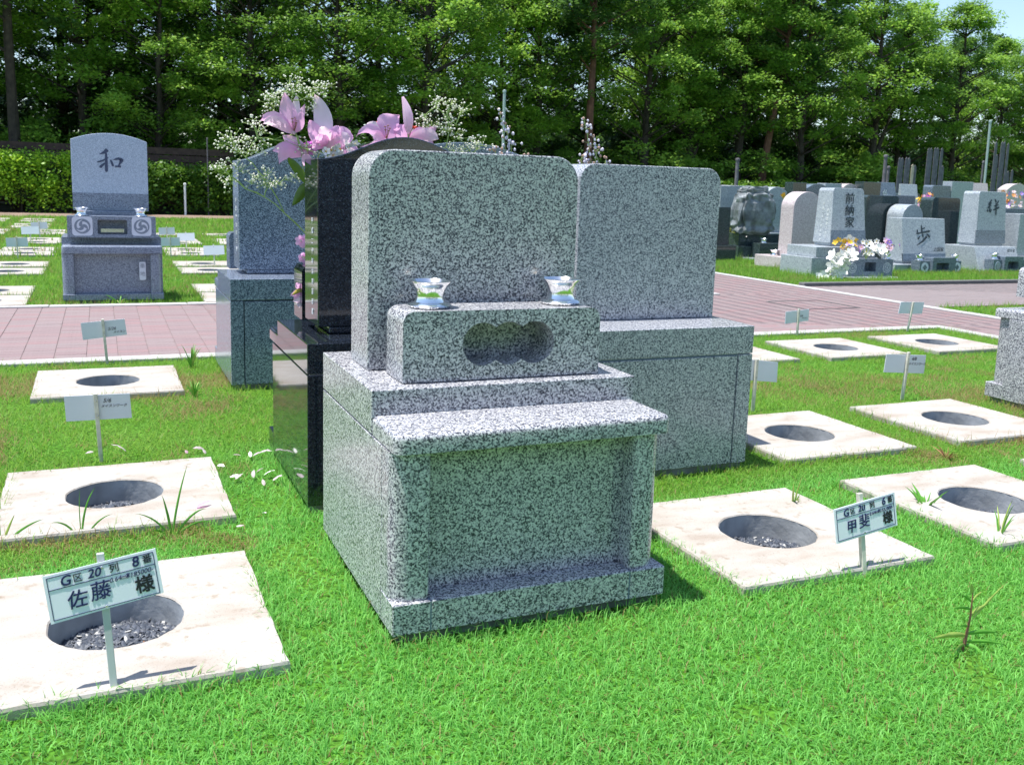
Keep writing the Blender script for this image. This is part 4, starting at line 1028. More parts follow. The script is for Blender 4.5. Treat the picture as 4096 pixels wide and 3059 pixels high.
def blossom_mesh(mat, core, k=5, s=.02):
    V = []
    mb = MB()
    for i in range(k):
        a = 2*PI*i/k; d = Vector((math.cos(a), 0, math.sin(a))); e = Vector((-math.sin(a), 0, math.cos(a)))
        pts = [d*s*.12, d*s*.6+e*s*.42, d*s+e*s*.2, d*s-e*s*.2, d*s*.6-e*s*.42]
        vs = [mb.b.verts.new(p + Vector((0, -s*.35*(p.length/s)**2 + .002*(i % 2), 0))) for p in pts]; mb.b.faces.new(vs)
    mb.ball((0, -s*.05, 0), s*.22, 1)
    me = mb.mesh('blossom', [mat, core]); nf = len(me.polygons)
    for i, p in enumerate(me.polygons): p.material_index = 0 if i < k else 1
    return me
B_WHITE = blossom_mesh(M_PETW, M_PETY, 5, .024); B_PINK = blossom_mesh(M_LILY, M_PETW, 6, .026); B_PALE = blossom_mesh(M_LILYP, M_PETY, 5, .022)
def blossoms(parent, me, pts, sc=1.0, seed=1, name='blossom'):
    rg = random.Random(seed)
    for p in pts:
        o = link(name, me, parent, p, (rg.uniform(-.6, .6), rg.uniform(0, 6), rg.uniform(-.7, .7))); o.scale = (sc*rg.uniform(.85, 1.15),)*3
wb = thing('flower_bouquet', 'small white flowers with yellow hearts lying along the top of the black stone', 'flower bouquet', (0, 0, 0))
blossoms(wb, B_WHITE, [bq(x, y, -.06) for x, y in [(1280, 606), (1300, 600), (1316, 600), (1335, 596), (1352, 592), (1368, 590), (1385, 586), (1397, 588), (1320, 588), (1362, 580), (1395, 574)]], .9, 4)
for x in (1290, 1330, 1370): MB().tube([bq(x, 596, -.05), bq(x-40, 690, -.03), (-.2, 1.43, .9)], .0018, 5).build('stem', M_STEM, wb)
cn = thing('flower_bouquet', 'pink carnations and a pink alstroemeria hanging low beside the black stone', 'flower bouquet', (0, 0, 0))
blossoms(cn, B_PINK, [bq(1196, 966, -.02), bq(1200, 978, -.03), bq(1188, 972, -.03), bq(1206, 1048, .02), bq(1200, 1040, .02)], .9, 6)
for (a, b, wp, mt) in [((1178, 1172), (1160, 1140), 26, M_LILY), ((1178, 1172), (1180, 1138), 26, M_LILYP), ((1180, 1178), (1135, 1195), 22, M_LILY), ((1178, 1180), (1150, 1208), 26, M_LILY), ((1186, 1168), (1142, 1192), 16, M_YLEAF),
        ((1182, 1215), (1146, 1216), 24, M_LILYP), ((1180, 1215), (1170, 1245), 26, M_LILYP), ((1184, 1213), (1202, 1225), 24, M_LILY), ((1180, 1213), (1186, 1244), 20, M_LILY)]:
    link('petal', petal_mesh(bq(*a, -.06), bq(*b, -.08), wp*.0011, (0, -.004, .004), mat=mt), cn)
mb = MB(); mb.tube([bq(1196, 966, -.02), bq(1222, 1000), (-.22, 1.43, .91)], .002, 5); mb.tube([bq(1182, 1175, -.06), bq(1215, 1150, -.02), bq(1235, 1060)], .002, 5); mb.tube([bq(1204, 1044, .02), bq(1228, 1040)], .002, 5); mb.tube([bq(1182, 1213, -.06), bq(1210, 1150, -.02)], .002, 5); tag(mb.build('stem', M_STEM, cn), kind='stuff')

def stalks(lab, base, branches, seed):
    t = thing('flower_bouquet', lab, 'flower bouquet', (0, 0, 0)); rg = random.Random(seed); st = MB(); fl = MB(); tn = MB()
    for pts, n in branches:
        P = [Vector(base)] + [bq(*p) for p in pts]; st.tube(P, .0022, 5)
        for i in range(n):
            k = rg.random()**.8*(len(pts)-1) if len(pts) > 1 else 0; a = int(k); q = bq(*pts[a]).lerp(bq(*pts[min(a+1, len(pts)-1)]), k-a)
            e = q + Vector((rg.gauss(0, .016), rg.gauss(0, .012), rg.gauss(0, .008))); st.tube([q, e], .0008, 3)
            (tn if rg.random() < .2 else fl).ball(e, rg.uniform(.0045, .0085), 1, (1, 1, 1.2))
        tn.ball(bq(*pts[-1]), .008, 1)
    o = st.build('stalk', M_STEM, t); tag(fl.build('floret', M_LILAC, o), kind='stuff'); tag(tn.build('dry_floret', M_TAN, o), kind='stuff'); return t
stalks('pale lilac flower stalks rising behind the central stone', (.96, 1.40, .90), [([(2060, 600), (2045, 500), (2020, 395)], 26), ([(2075, 600), (2065, 510), (2050, 455)], 16), ([(2085, 600), (2080, 545), (2090, 535)], 10), ([(2010, 600), (2012, 560)], 6), ([(2045, 610), (2040, 590)], 8), ([(2145, 612), (2143, 590)], 3)], 5)
sr = stalks('pale lilac flower stalks rising behind the rear grey monument', (1.33, 1.40, .90), [([(2470, 655), (2455, 560), (2440, 480), (2420, 415)], 30), ([(2485, 650), (2490, 570), (2502, 545)], 14), ([(2430, 650), (2415, 600), (2425, 585)], 14), ([(2465, 650), (2460, 600)], 10), ([(2530, 650), (2540, 590)], 12), ([(2570, 655), (2590, 630)], 7), ([(2400, 655), (2400, 642)], 4), ([(2480, 560), (2475, 500), (2472, 495)], 5)], 6)
link('leaf', petal_mesh(bq(2535, 655), bq(2552, 624), .02, (.006, 0, .0), mat=M_YLEAF, nm='leaf'), sr)
blossoms(sr, B_WHITE, [bq(2505, 645), bq(2518, 640), bq(2525, 650)], .9, 2)

# flowers on the far grave
t = thing('flower_bouquet', 'cascade of white orchids beside the grey stone with three characters', 'flower bouquet', (9.15, 8.85, 0))
B_ORCH = blossom_mesh(M_PETW, M_PETW, 5, .10)
for i, (x, z) in enumerate([(.42, .36), (.36, .33), (.46, .30), (.30, .31), (.22, .30), (.16, .33), (.20, .24), (.34, .24), (.42, .22), (.28, .19), (.12, .17), (.06, .12), (.14, .06), (.24, .05), (.30, .12), (0, .03), (-.08, -.0), (-.16, -.02), (-.02, -.03), (.5, .36), (.08, .22), (.06, .0)]):
    o = link('blossom', B_ORCH, t, (x-.1, -.1+.12*x+random.uniform(-.06, .06), z), (random.uniform(-1.3, -.3), random.uniform(0, 6), random.uniform(-.8, .3)))
MB().tube([(-.25, -.12, -.02), (-.05, -.1, .06), (.15, -.04, .2), (.35, 0, .36)], .008, 5).build('stem', M_STEM, t)
MB().lathe([(.06, -.05), (.07, .2), (.08, .22)], .32, .10, 0, 14).build('pot', G_FARD, t)
def clump(lab, x, y, z, kinds, n, rad, seed, vz=0):
    t = thing('flower_bouquet', lab, 'flower bouquet', (x, y, z)); rg = random.Random(seed)
    for i in range(n):
        me = rg.choice(kinds); p = (rg.gauss(0, rad), rg.gauss(0, rad*.6), rg.uniform(.04, rad*2.4))
        link('blossom', me, t, p, (rg.uniform(-1.3, -.1), rg.uniform(0, 6), rg.uniform(-.9, .5)))
    mb = MB()
    for i in range(5): mb.tube([(0, 0, -.02), (rg.gauss(0, rad*.6), 0, rad*1.4)], .005, 4)
    mb.build('stem', M_STEM, t)
FB = {k: blossom_mesh(mm, M_PETY, 5, .045) for k, mm in dict(y=M_PETY, v=M_PETV, w=M_PETW, m=M_PETM, p=M_LILYP, l=M_LILY, o=M_PETO).items()}
clump('yellow and violet flowers in the left vase of the stone with three characters', 9.75, 9.08, .32, [FB['y'], FB['y'], FB['v'], FB['l']], 26, .10, 1)
clump('white orchids between the two vases of the stone with three characters', 10.12, 9.08, .26, [FB['w'], FB['w'], B_ORCH], 24, .12, 2)
clump('pink roses with a violet spike in the right vase of the stone with three characters', 10.55, 9.08, .32, [FB['p'], FB['l'], FB['v'], FB['p']], 22, .10, 3)
clump('orange lilies before the pinkish arched stone at the right edge', 15.95, 11.3, 1.10, [FB['o'], FB['o'], FB['p'], FB['v']], 22, .14, 4)
clump('orange and pink flowers between the slanted back stones', 14.65, 12.4, 1.05, [FB['o'], FB['l'], FB['y']], 14, .10, 5)
clump('yellow and magenta flowers before the dark low back stone', 15.2, 12.8, 1.10, [FB['y'], FB['m'], FB['o']], 12, .10, 6)
clump('small yellow flowers between the white humped stone and the pink arch', 11.55, 13.0, 1.15, [FB['y']], 6, .05, 8)
clump('white flowers at the right edge before the stone cut by the frame', 14.55, 9.55, .24, [FB['w'], FB['w'], FB['v']], 14, .10, 7)

# fallen petals on the grass
PT = [(-.746, 1.709), (-.728, 1.631), (-.595, 1.546), (-.533, 1.544), (-.506, 1.536), (-.470, 1.543), (-.404, 1.70), (-.678, 1.394), (-.624, 1.22), (-.561, 1.238), (-.532, 1.284), (-.498, 1.234), (-.543, 1.112), (-.482, 1.13), (-.726, .798), (-.598, .738), (-1.20, 1.78), (-1.08, 1.79), (-.80, 1.66), (-.64, 1.23), (-.70, .62)]
pm = [petal_mesh((-.03, 0, 0), (.03, .004, .012), .024, (0, 0, .014), side=(0, 1, 0), mat=mt, nm='petal') for mt in (M_LILYP, M_PETW, M_LILY)] + [petal_mesh((-.04, 0, 0), (.04, .0, .02), .03, (0, 0, .024), side=(0, 1, .3), mat=M_LILYP, nm='petal')]
for i, (x, y) in enumerate(PT):
    o = link('fallen_petal', pm[(i*7) % 4], None, (x, y, -.010), (random.uniform(-.5, .5), random.uniform(-.3, .3), random.uniform(0, 6))); o.scale = (random.uniform(.5, .9),)*3
    tag(o, 'pale pink lily petal fallen on the grass left of the black monument', 'petal', 'fallen lily petals on the grass')
tag(link('fallen_petal', pm[2], None, (-.80, .86, .004), (0, 0, .4)), 'pink petal lying on the corner of the left slab with the 5/6 board', 'petal')

# ------------------------------------------------------------------ weeds
def blade_mesh(pts, wd, mat, mb=None):
    base, mid, tip = [Vector(p) for p in pts]; return petal_mesh(base, tip, wd*.72, mid-(base+tip)/2, mat=mat, nm='leaf', curl=.4)
M_WEED = plain('weed_leaf', (.13, .38, .045), .5, var=.2, scale=15)
M_WEEDP = plain('pale_weed_leaf', (.36, .48, .10), .5, var=.2, scale=15)
def weed(lab, x, y, blades, mats=(M_WEED,), stem=None, group=None):
    t = thing('weed', lab, 'weed', (x, y, -.05), 0, group)
    for i, (tip, mid, wd) in enumerate(blades): link('leaf', blade_mesh(((0, 0, 0) if not stem else mid[:3], mid if not stem else tuple((a+b)/2+c for a, b, c in zip(mid, tip, (0, 0, .012))), tip), wd, mats[i % len(mats)]), t)
    if stem: MB().tube(stem[0], stem[1], 6).build('stem', M_WEEDSTEM, t)
    return t
weed('grass weed with one high blade before the left slab with the 5/6 board', -.925, .68, [((.06, .02, .27), (.015, 0, .14), .011), ((-.03, 0, .17), (-.01, 0, .10), .013), ((.12, .01, .10), (.07, 0, .11), .012), ((-.12, 0, .11), (-.05, 0, .10), .010), ((.15, -.03, .05), (.09, 0, .09), .010), ((-.08, -.05, .05), (-.05, -.02, .07), .010)])
weed('grass weed with a bent blade between the two left slabs', -1.215, .75, [((.05, 0, .20), (.0, 0, .13), .010), ((.0, 0, .20), (-.01, 0, .11), .005), ((-.10, 0, .08), (-.05, 0, .10), .011), ((.10, -.02, .10), (.05, 0, .09), .009)])
weed('spindly grass weed at the left edge between the slabs', -1.47, .77, [((-.02, 0, .20), (.01, 0, .11), .008), ((.05, 0, .12), (.03, 0, .08), .012), ((.14, -.02, .10), (.07, 0, .08), .012), ((-.05, 0, .10), (-.03, 0, .07), .009), ((.16, -.05, .04), (.08, -.02, .06), .014)], (M_WEED, M_WEEDP))
def tuft(lab, x, y, n, h, wd, seed, mats=(M_WEED,), spread=.5):
    rg = random.Random(seed); bl_ = []
    for i in range(n):
        a = rg.uniform(0, 2*PI); L = h*rg.uniform(.45, 1); q = L*spread*rg.uniform(.2, 1.1)
        bl_.append(((q*math.cos(a), q*math.sin(a), L*rg.uniform(.6, 1)), (q*.35*math.cos(a), q*.35*math.sin(a), L*.62), wd*rg.uniform(.6, 1.2)))
    return weed(lab, x, y, bl_, mats)
tuft('lush grass tuft behind the second left slab near the kerb', -.66, 2.93, 22, .15, .012, 1, (M_WEEDP, M_WEED, M_WEED))
tuft('long bladed grass tuft at the kerb left of the dark blue monument', -.60, 3.80, 24, .20, .012, 2, (M_WEED, M_WEED, M_WEEDP))
tuft('green weed growing against the pale carved monument across the path', -.98, 7.24, 14, .16, .02, 7, (M_WEEDP, M_WEED), .9)
tuft('tall grass weed at the corner of the slab at the right edge', 1.93, -.33, 9, .20, .012, 3, (M_WEED, M_WEEDP))
tuft('leafy weed between the right slabs', 1.93, .02, 16, .13, .018, 4, (M_WEED,), .8)
tuft('grass weed sprouting behind the board with number 6', 1.42, .22, 9, .17, .012, 5, (M_WEEDP, M_WEED))
rw = weed('reddish stemmed leafy weed standing in the turf at lower right', 1.075, -.93, [((-.06, -.02, .14), (.008, 0, .12), .016), ((.07, .01, .25), (.012, 0, .22), .016), ((-.04, 0, .26), (.012, 0, .22), .014), ((-.11, -.05, .06), (0, 0, .05), .022), ((.13, -.05, .05), (0, 0, .06), .022), ((-.15, 0, .10), (.005, 0, .085), .035), ((.12, -.03, .09), (.005, 0, .09), .03), ((.09, 0, .20), (.012, 0, .16), .028), ((-.07, 0, .21), (.012, 0, .19), .02), ((.0, 0, .30), (.012, 0, .25), .02), ((.04, -.05, .02), (.0, 0, .05), .03), ((.17, 0, .28), (.02, 0, .14), .016), ((-.09, -.04, .03), (-.005, 0, .05), .03)], (M_WEED, M_WEEDP),
     stem=([(-.015, 0, -.01), (0, 0, .06), (.012, 0, .16), (.012, 0, .26)], [.007, .006, .004, .002])); rw.scale = (.85, .85, .72)
tuft('clump of straw coloured dry grass between the right slabs', 2.66, .58, 22, .09, .007, 6, (M_DRY,), 1.6)

# ------------------------------------------------------------------ grass
EXC = [(x-.385, x+.385, y-.385, y+.385) for x, y in NEAR] + [(x-.385, x+.385, y-.385, y+.385) for x, y in FIELD]
EXC += [(-.43, .43, -.395, .49), (.71, 1.56, .75, 1.63), (-.425, .425, .75, 1.63), (-.42, .42, 3.03, 3.91), (.70, 1.54, 3.03, 3.91), (4.02, 4.86, .63, 1.53), (-1.47, -.57, 7.36, 8.21)]
EXC += [(-6.5, 6.5, 4.09, 7.15), (6.40, KX+.12, -3.2, 15.6), (5.78, 7.8, 7.03, 15.6), (KX, 15, 5.48, 7.87), (9.1, 10.7, 8.62, 10.0), (9.2, 10.65, 10.45, 11.4), (11.3, 12.9, 9.7, 10.6), (13.2, 14.5, 9.55, 10.6), (10.2, 11.5, 12.2, 13.5)]
EXC = np.array(EXC)
def vnoise(x, y, s, seed):
    rg = np.random.default_rng(seed); g = rg.random((64, 64)); X, Y = x*s, y*s
    i, j = np.floor(X).astype(int), np.floor(Y).astype(int); fx, fy = X-i, Y-j; fx = fx*fx*(3-2*fx); fy = fy*fy*(3-2*fy)
    G = lambda a, b: g[a % 64, b % 64]
    return (G(i, j)*(1-fx)+G(i+1, j)*fx)*(1-fy) + (G(i, j+1)*(1-fx)+G(i+1, j+1)*fx)*fy
def grass(name, x0, x1, y0, y1, dens, ln, wd, bent, seed, tilt=.95):
    rg = np.random.default_rng(seed); n = int((x1-x0)*(y1-y0)*dens)
    x, y = x0+(x1-x0)*rg.random(n), y0+(y1-y0)*rg.random(n)
    ok = np.ones(n, bool); edge = np.zeros(n)
    for a, b, c, d in EXC:
        if b < x0-.2 or a > x1+.2 or d < y0-.2 or c > y1+.2: continue
        ok &= ~((x > a) & (x < b) & (y > c) & (y < d))
        q = np.maximum(np.maximum(a-x, x-b), np.maximum(c-y, y-d)); edge = np.maximum(edge, np.clip(1-q/.07, 0, 1)*(q > 0))
    # inside the picture only
    P = np.stack([x-CAM.x, y-CAM.y, np.full(n, -.05-CAM.z)], -1); dz = P@np.array(fw); px = (P@np.array(rt))/np.maximum(dz, .05); py = (P@np.array(up))/np.maximum(dz, .05)
    ok &= (dz > .3) & (np.abs(px) < .62) & (py > -.60)
    # thin, patchy spots
    th = vnoise(x, y, 3.1, 3)*.6 + vnoise(x, y, 9.0, 4)*.4
    ok &= rg.random(n) < np.clip((th-.22)*5.0, .30, 1)
    x, y, edge, th = x[ok], y[ok], edge[ok], th[ok]; n = len(x)
    L = ln*(.55+.75*rg.random(n))*(1+.7*edge); A = rg.random(n)*2*PI; T = np.abs(rg.normal(tilt, .30, n))*(1-.35*edge); W = wd*(.7+.6*rg.random(n))
    dx, dy = np.cos(A), np.sin(A); f = A + PI/2 + rg.normal(0, .5, n); sx, sy = np.cos(f)*W/2, np.sin(f)*W/2
    hz, vt = np.sin(T), np.cos(T)
    # colour: fresh vivid turf before and around the central monument, ordinary lawn with dry patches elsewhere
    fresh = np.clip((.62 - y + .35*(vnoise(x, y, 2.0, 7)-.5))/.25, 0, 1)
    fresh = np.maximum(fresh, np.clip((1.9 + .8*(vnoise(x, y, 3, 8)-.5) - y)/.3, 0, 1)*np.clip((x+.78+.25*(vnoise(x, y, 4, 9)-.5))/.08, 0, 1)*(x < -.3))
    dry = np.clip((vnoise(x, y, 1.5, 5)*.6+vnoise(x, y, 5, 6)*.4-.47)*4.5, 0, 1)*(1-fresh)*np.clip((4.2-y)/.5, .35, 1)
    u = rg.random(n)[:, None]
    c_n = np.array([.085, .22, .02])*(1-u) + np.array([.23, .42, .065])*u
    c_f = np.array([.075, .27, .036])*(1-u) + np.array([.24, .57, .13])*u
    c_d = np.array([.20, .17, .06])*(1-u) + np.array([.34, .28, .12])*u
    col = c_n*(1-fresh[:, None]) + c_f*fresh[:, None]; dm = (rg.random(n) < dry*.85)[:, None]; col = np.where(dm, c_d, col)
    st = (rg.random(n) < .05)[:, None]; col = np.where(st, c_d, col)
    z0 = -.034
    base = np.stack([x, y, np.full(n, z0)], -1); S1 = np.stack([sx, sy, np.zeros(n)], -1)
    if bent:
        mid = base + np.stack([dx*hz*.35, dy*hz*.35, vt*.62+.03], -1)*L[:, None]; tip = base + np.stack([dx*hz*1.0, dy*hz*1.0, vt*.85], -1)*L[:, None]
        V = np.stack([base-S1, base+S1, mid+S1*.8, mid-S1*.8, tip], 1).reshape(-1, 3); o = (np.arange(n)*5)[:, None]
        F = np.concatenate([np.array([[0, 1, 2]])+o, np.array([[0, 2, 3]])+o, np.array([[3, 2, 4]])+o]); k = 5
    else:
        tip = base + np.stack([dx*hz, dy*hz, vt], -1)*L[:, None]; V = np.stack([base-S1, base+S1, tip], 1).reshape(-1, 3); o = (np.arange(n)*3)[:, None]; F = np.array([[0, 1, 2]])+o; k = 3
    ob = link(name, np_mesh(name, V, F, M_GRASS, np.repeat(col, k, 0))); return tag(ob, kind='stuff')
tag(grass('grass', -2.4, 4.2, -1.9, .72, 23000, .036, .0030, True, 21), 'short bright green turf around the central monument', 'grass')
tag(grass('grass', -3.0, 6.4, .72, 4.10, 9500, .042, .0042, False, 22), 'lawn grass between the rows of slabs with dry straw patches', 'grass')
tag(grass('grass', -6.0, 2.2, 7.15, 13, 2600, .055, .008, False, 23, .6), 'lawn grass of the plots beyond the brick path', 'grass')
tag(grass('grass', 7.78, 15, -1, 5.48, 2200, .06, .008, False, 24, .6), 'grass strip at right beyond the brick path', 'grass')
tag(grass('grass', 7.78, 16, 7.86, 12.5, 3000, .08, .009, False, 25, .5), 'grass in front of the far gravestones', 'grass')
tag(grass('grass', -10, 9, 13, 27.6, 500, .09, .022, False, 26, .6), 'distant lawn before the hedge', 'grass')

# ------------------------------------------------------------------ trees, hedges, bushes
def leaf_cloud(C, Rd, Th, per, size, seed, tilt, cols, droop=.15):
    """C: spray centres, flat sprays of radius Rd and thickness Th made of small leaf faces"""
    rg = np.random.default_rng(seed); m = len(C); n = m*per
    c = np.repeat(C, per, 0); r = np.repeat(Rd, per)*np.sqrt(rg.random(n)); a = rg.random(n)*2*PI
    lump = 1 + .35*np.sin(a*3 + np.repeat(rg.random(m)*6, per)) * (r/np.repeat(Rd, per))
    p = c + np.stack([r*lump*np.cos(a), r*lump*np.sin(a), rg.normal(0, 1, n)*np.repeat(Th, per) - droop*r**2/np.maximum(np.repeat(Rd, per), .1)], -1)
    nr = np.stack([rg.normal(0, tilt, n), rg.normal(0, tilt, n), np.ones(n)], -1); nr /= np.linalg.norm(nr, axis=1)[:, None]
    h = rg.random(n)*2*PI; t = np.stack([np.cos(h), np.sin(h), np.zeros(n)], -1); t -= nr*(t*nr).sum(1)[:, None]; t /= np.linalg.norm(t, axis=1)[:, None]
    b = np.cross(nr, t); s = (size*(.6+.8*rg.random(n)))[:, None]
    V = np.stack([p-t*s*.5, p+b*s*.30, p+t*s*.5, p-b*s*.30], 1).reshape(-1, 3)
    F = (np.arange(n)*4)[:, None] + np.array([[0, 1, 2, 3]])
    u = rg.random(n)[:, None]*.35 + np.repeat(rg.random(m)**1.25, per)[:, None]*.65; cols = np.array(cols)  # per-spray part paints lit and shaded patches into the leaf tint
    return V, F, np.repeat(cols[0]*(1-u)+cols[1]*u, 4, 0)
GREENS = [((.045, .13, .018), (.31, .54, .08)), ((.035, .11, .02), (.19, .38, .06)), ((.07, .18, .02), (.38, .62, .10)), ((.024, .07, .018), (.09, .20, .04))]  # dark and bright ends put canopy shade and sun highlights into the leaf colour
def tree_meshes(seed, H, zc, R, ns, per, size, green, bark, lean=0.0, fork=False, conifer=False):
    rg = np.random.default_rng(seed); rr = random.Random(seed)
    tr = MB(); r0 = .055 + H*.0105
    path = [(0, 0, -.3)] + [(lean*z/H + rr.uniform(-.10, .10), rr.uniform(-.10, .10), z) for z in np.linspace(.8, H*.93, 7)]
    tr.tube(path, [r0*1.35] + list(np.linspace(r0, r0*.22, 7)), 9)
    if fork:
        b = Vector(path[2]); tr.tube([b, b+Vector((.5, .1, 1.2)), b+Vector((1.2, .2, 3.0)), b+Vector((1.6, .1, 5.5))], [r0*.8, r0*.6, r0*.4, r0*.15], 8)
    C = []; RD = []
    for i in range(ns):
        f = rg.random()**.85; z = zc + (H-zc)*f; a = rg.random()*2*PI
        prof = (1-f)**.9*R if conifer else R*math.sqrt(max(.02, 1-(1.75*f-.62)**2*.8)) if f > .35 else R*(.75+.6*f)
        q = prof*math.sqrt(.10+.90*rg.random()); ax = lean*z/H
        C.append((ax+q*math.cos(a), q*math.sin(a), z - .08*q)); RD.append(rg.uniform(.35, .95)*(.7 if conifer else 1))
        if i % 2 == 0:
            z0 = max(zc*.7, z-q*.55-.2); s = Vector((ax, 0, z0)); e = Vector(C[-1]); tr.tube([s, s.lerp(e, .55)+Vector((rr.uniform(-.1, .1), rr.uniform(-.1, .1), -.05)), e], [r0*.26, r0*.16, r0*.04], 5)
    V, F, T = leaf_cloud(np.array(C), np.array(RD), rg.uniform(.07, .18, ns), per, size, seed, .52, green, .34)
    return tr.mesh('trunk', bark, smooth=True), np_mesh('crown', V, F, M_LEAVES, T)
VAR = [tree_meshes(31, 11.5, 1.7, 2.9, 120, 250, .135, GREENS[0], M_BARK), tree_meshes(32, 12.5, 2.3, 3.0, 125, 240, .14, GREENS[1], M_BARK), tree_meshes(33, 10.5, 1.5, 2.8, 110, 260, .13, GREENS[2], M_BARK, .5),
       tree_meshes(34, 12.0, 2.4, 2.8, 120, 250, .135, GREENS[0], M_BARK, 0, True), tree_meshes(35, 13.0, 1.8, 3.1, 135, 230, .15, GREENS[3], M_BARK, -.4)]
def tree(name, me, x, y, rz, s, lab, group=None, cat='tree'):
    t = thing(name, lab, cat, (x, y, -.06), rz, group); t.scale = (s, s, s)
    link('trunk', me[0], t); link('crown', me[1], t); return t
KIND = ['mid green leafy tree', 'dull green leafy tree', 'light yellow green leafy tree', 'leafy tree with a forked trunk', 'leafy tree coloured dark green for shade']
GT = 'leafy trees of the wood behind the cemetery'
LABT2 = 'added unseen trees behind the camera, mirrored in the polished stones'; rt_ = random.Random(77)
def hmax(x): return 1.0 if x < 31 else max(.80, 1.0-.017*(x-31))
for i in range(19):
    x = -8 + i*3.1 + rt_.uniform(-.8, .8); k = rt_.choice([0, 2, 2, 3, 0]); tree('broadleaf_tree', VAR[k], x, 34 + rt_.uniform(-1.2, 1.2), rt_.uniform(0, 6.28), rt_.uniform(.9, 1.08)*hmax(x), KIND[k] + ' at the front edge of the wood', GT)
for i in range(18):  # rear rows get mostly the dark leaf variant, painting shade behind the front trees
    x = -9 + i*3.3 + rt_.uniform(-.9, .9); k = rt_.choice([4, 4, 1, 4]); tree('broadleaf_tree', VAR[k], x, 39 + rt_.uniform(-1.2, 1.2), rt_.uniform(0, 6.28), rt_.uniform(.95, 1.15)*hmax(x), KIND[k] + ' standing deeper in the wood', GT)
for i in range(15):
    x = -9 + i*3.6 + rt_.uniform(-.9, .9); k = 4
    if 19 < x < 23: continue
    tree('broadleaf_tree', VAR[k], x, 45 + rt_.uniform(-1.5, 1.5), rt_.uniform(0, 6.28), rt_.uniform(.95, 1.15)*hmax(x-4), KIND[k] + ' at the far back of the wood', GT)
pine = tree_meshes(51, 13.5, 6.2, 2.6, 60, 240, .16, GREENS[3], M_PINE, 1.6)
tree('pine_tree', pine, 26.4, 33.2, 0, 1.0, 'red barked pine with a leaning bare trunk right of the middle')
pine2 = tree_meshes(52, 14, 6.8, 2.4, 55, 240, .16, GREENS[3], M_PINE, -.2); pine3 = tree_meshes(54, 14, 6.0, 2.4, 55, 240, .16, GREENS[3], M_BARK, .1)
tree('pine_tree', pine2, 17.5, 33.0, 1.0, 1.0, 'straight pine trunk rising above the central monument')
tree('pine_tree', pine3, -3.6, 32.6, 2.2, 1.0, 'dark straight pine trunk at the left edge of the wood')
for i in range(12):  # unseen trees added behind the camera to darken reflections in the polished stone
    x = -30 + i*5.2 + rt_.uniform(-1, 1); tree('broadleaf_tree', VAR[i % 5], x, -26 + rt_.uniform(-2, 2), rt_.uniform(0, 6.28), rt_.uniform(.8, 1.0), LABT2, LABT2)
con = tree_meshes(53, 13, 3.0, 2.4, 120, 160, .17, GREENS[3], M_BARK, 0, conifer=True)
tree('conifer_tree', con, 56, 50, 0, .98, 'dark pointed conifer at the upper right against the sky')

def bush_mesh(seed, R, H, ns, per, size, green):
    rg = np.random.default_rng(seed); a = rg.random(ns)*2*PI; q = R*np.sqrt(rg.random(ns)); f = rg.random(ns)
    C = np.stack([q*np.cos(a), q*np.sin(a), .15+H*f*np.sqrt(np.maximum(.05, 1-(q/R)**2*.8))], -1); V, F, T = leaf_cloud(C, np.full(ns, .32), np.full(ns, .10), per, size, seed, .6, green)
    st = MB()
    for i in range(7): st.tube([(rg.normal()*.05, rg.normal()*.05, -.1), tuple(C[i]*.5+np.array([0, 0, .1])), tuple(C[i])], [.03, .02, .008], 5)
    return st.mesh('stem', M_BARK), np_mesh('foliage', V, F, M_LEAVES, T)
BV = [bush_mesh(61, 1.3, 2.2, 60, 90, .13, GREENS[2]), bush_mesh(62, 1.5, 3.0, 70, 90, .14, GREENS[0]), bush_mesh(63, 1.0, 1.4, 40, 90, .12, GREENS[1])]
for i in range(26):
    x = -10 + i*2.15 + rt_.uniform(-.7, .7); kb = rt_.randrange(3); me = BV[kb]; t = thing('bush', ['light green bush', 'tall green bush', 'low dull green bush'][kb] + ' under the trees of the wood', 'bush', (x, rt_.uniform(34.5, 44), -.06), rt_.uniform(0, 6), 'bushes under the trees of the wood')
    s = rt_.uniform(.8, 1.25); t.scale = (s, s, s); link('stem', me[0], t); link('foliage', me[1], t)
tree_b = thing('bush', 'yellow green low bush between the rough rock and the back row', 'bush', (10.45, 13.6, -.06)); tree_b.scale = (.5, .4, .45)
YB = bush_mesh(64, 1.3, 2.0, 40, 90, .10, ((.14, .18, .02), (.26, .30, .04))); link('stem', YB[0], tree_b); link('foliage', YB[1], tree_b)
# bright hanging vine like foliage at right
SP = bush_mesh(65, .9, 4.2, 55, 60, .24, ((.16, .30, .04), (.26, .44, .07)))
for lab, x, y, s in [('tall shrub with large bright leaves in the wood right of the leaning pine', 31.5, 32.0, 1.0), ('low shrub with large bright leaves by the hedge at right', 30.0, 31.4, .55)]:
    t = thing('bush', lab, 'bush', (x, y, -.06)); t.scale = (s*.8, s*.8, s); link('stem', SP[0], t); link('foliage', SP[1], t)

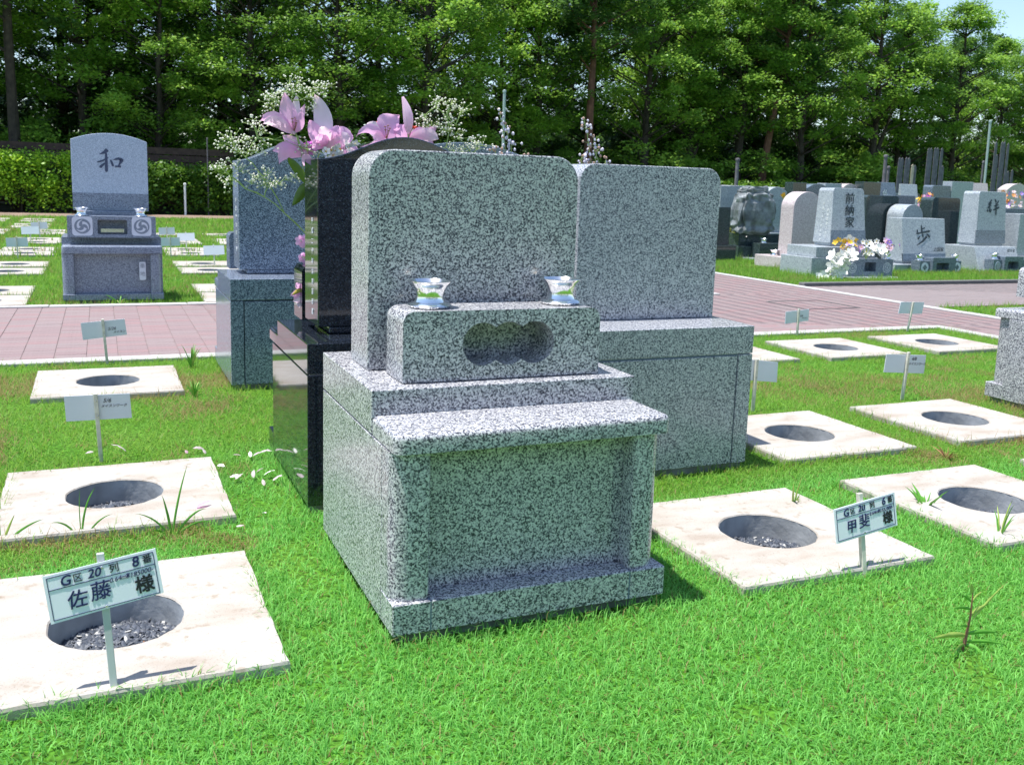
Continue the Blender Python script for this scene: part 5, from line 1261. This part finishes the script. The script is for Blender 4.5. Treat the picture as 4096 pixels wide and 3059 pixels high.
M_HEDGEIN = plain('shaded_inner_leaves', (.02, .045, .01), .9, var=.5, scale=6)  # paints the shade within the hedge into its solid core
def hedge(lab, x0, x1, y0, y1, h, seed, green, size=.09, rag=0.0):
    rg = np.random.default_rng(seed); t = thing('hedge', lab, 'hedge', ((x0+x1)/2, (y0+y1)/2, -.05)); hx, hy = (x1-x0)/2, (y1-y0)/2
    core = MB().box(-hx+.3, hx-.3, -hy+.32, hy-.3, .45, h-.3).build('shaded_core', M_HEDGEIN, t)
    nf = int(x1-x0)*40; C = []
    for i in range(nf):
        u = rg.uniform(-hx, hx); k = rg.random()
        C.append((u, -hy+rg.normal()*.05, rg.uniform(.25, h)) if k < .62 else (u, rg.uniform(-hy, hy), h+rg.normal()*.05-.03))
    V, F, T = leaf_cloud(np.array(C), np.full(nf, .26), np.full(nf, .13), 70, size*1.3, seed, .9, green); link('foliage', np_mesh('foliage', V, F, M_LEAVES, T), t)
    mb = MB()
    for i in range(int((x1-x0)*1.6)):
        u = rg.uniform(-hx+.2, hx-.2); mb.tube([(u, -.1, -.1), (u+rg.normal()*.06, -.15, .4), (u+rg.normal()*.15, -.2, .9)], [.03, .022, .015], 5)
    mb.build('stem', M_BARK, t)
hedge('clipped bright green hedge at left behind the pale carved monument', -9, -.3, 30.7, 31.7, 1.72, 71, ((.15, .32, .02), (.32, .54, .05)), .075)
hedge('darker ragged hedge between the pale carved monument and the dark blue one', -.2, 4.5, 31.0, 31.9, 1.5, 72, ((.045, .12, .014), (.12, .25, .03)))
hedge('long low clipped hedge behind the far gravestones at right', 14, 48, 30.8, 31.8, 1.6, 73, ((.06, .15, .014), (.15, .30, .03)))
fn = thing('wooden_fence', 'dark brown board fence showing just above the left hedge', 'fence', (-3, 32.2, -.05))
for i in range(9): MB().box(-7+i*1.6, -6.9+i*1.6, 0, .08, -.2, 2.2).build('post', M_FENCE, fn)
for z in (.3, .6, .9, 1.2, 1.5, 1.75, 2.0): MB().box(-7.2, 6.2, -.03, -.002, z, z+.22).build('rail', M_FENCE, fn)
far_wood_C = np.stack([np.random.default_rng(5).uniform(-30, 85, 1500), np.random.default_rng(6).uniform(51, 58, 1500), np.random.default_rng(7).uniform(.1, 5.5, 1500)], -1)
V, F, T = leaf_cloud(far_wood_C, np.full(1500, 1.2), np.full(1500, .4), 55, .45, 9, .8, GREENS[3])
tag(link('far_wood', np_mesh('far_wood', V, F, M_LEAVES, T)), 'dense far part of the wood seen between the trunks', 'wood', kind='stuff')

# power pylon far away in the upper right
py_ = thing('power_pylon', 'thin lattice power pylon far away in the upper right sky', 'pylon', (300, 245, 0), .5)
mb = MB(); hh = 68
for sx, sy in ((-1, -1), (1, -1), (1, 1), (-1, 1)): mb.tube([(sx*4, sy*4, 0), (sx*1.6, sy*1.6, hh*.7), (sx*1.0, sy*1.0, hh)], .16, 4)
for i in range(16):
    z0, z1 = hh*i/16, hh*(i+1)/16; f = lambda z: 4-2.4*min(z/(hh*.7), 1)-.6*max(0, (z-hh*.7)/(hh*.3))
    for a, b in (((-1, -1), (1, -1)), ((1, -1), (1, 1)), ((1, 1), (-1, 1)), ((-1, 1), (-1, -1))):
        mb.tube([(a[0]*f(z0), a[1]*f(z0), z0), (b[0]*f(z1), b[1]*f(z1), z1)], .09, 3); mb.tube([(b[0]*f(z0), b[1]*f(z0), z0), (a[0]*f(z1), a[1]*f(z1), z1)], .09, 3)
mb.build('lattice', M_GALV, py_)
for z in (50, 57, 64): MB().tube([(-9, 0, z), (0, 0, z+1.2), (9, 0, z)], .2, 4).build('cross_arm', M_GALV, py_)
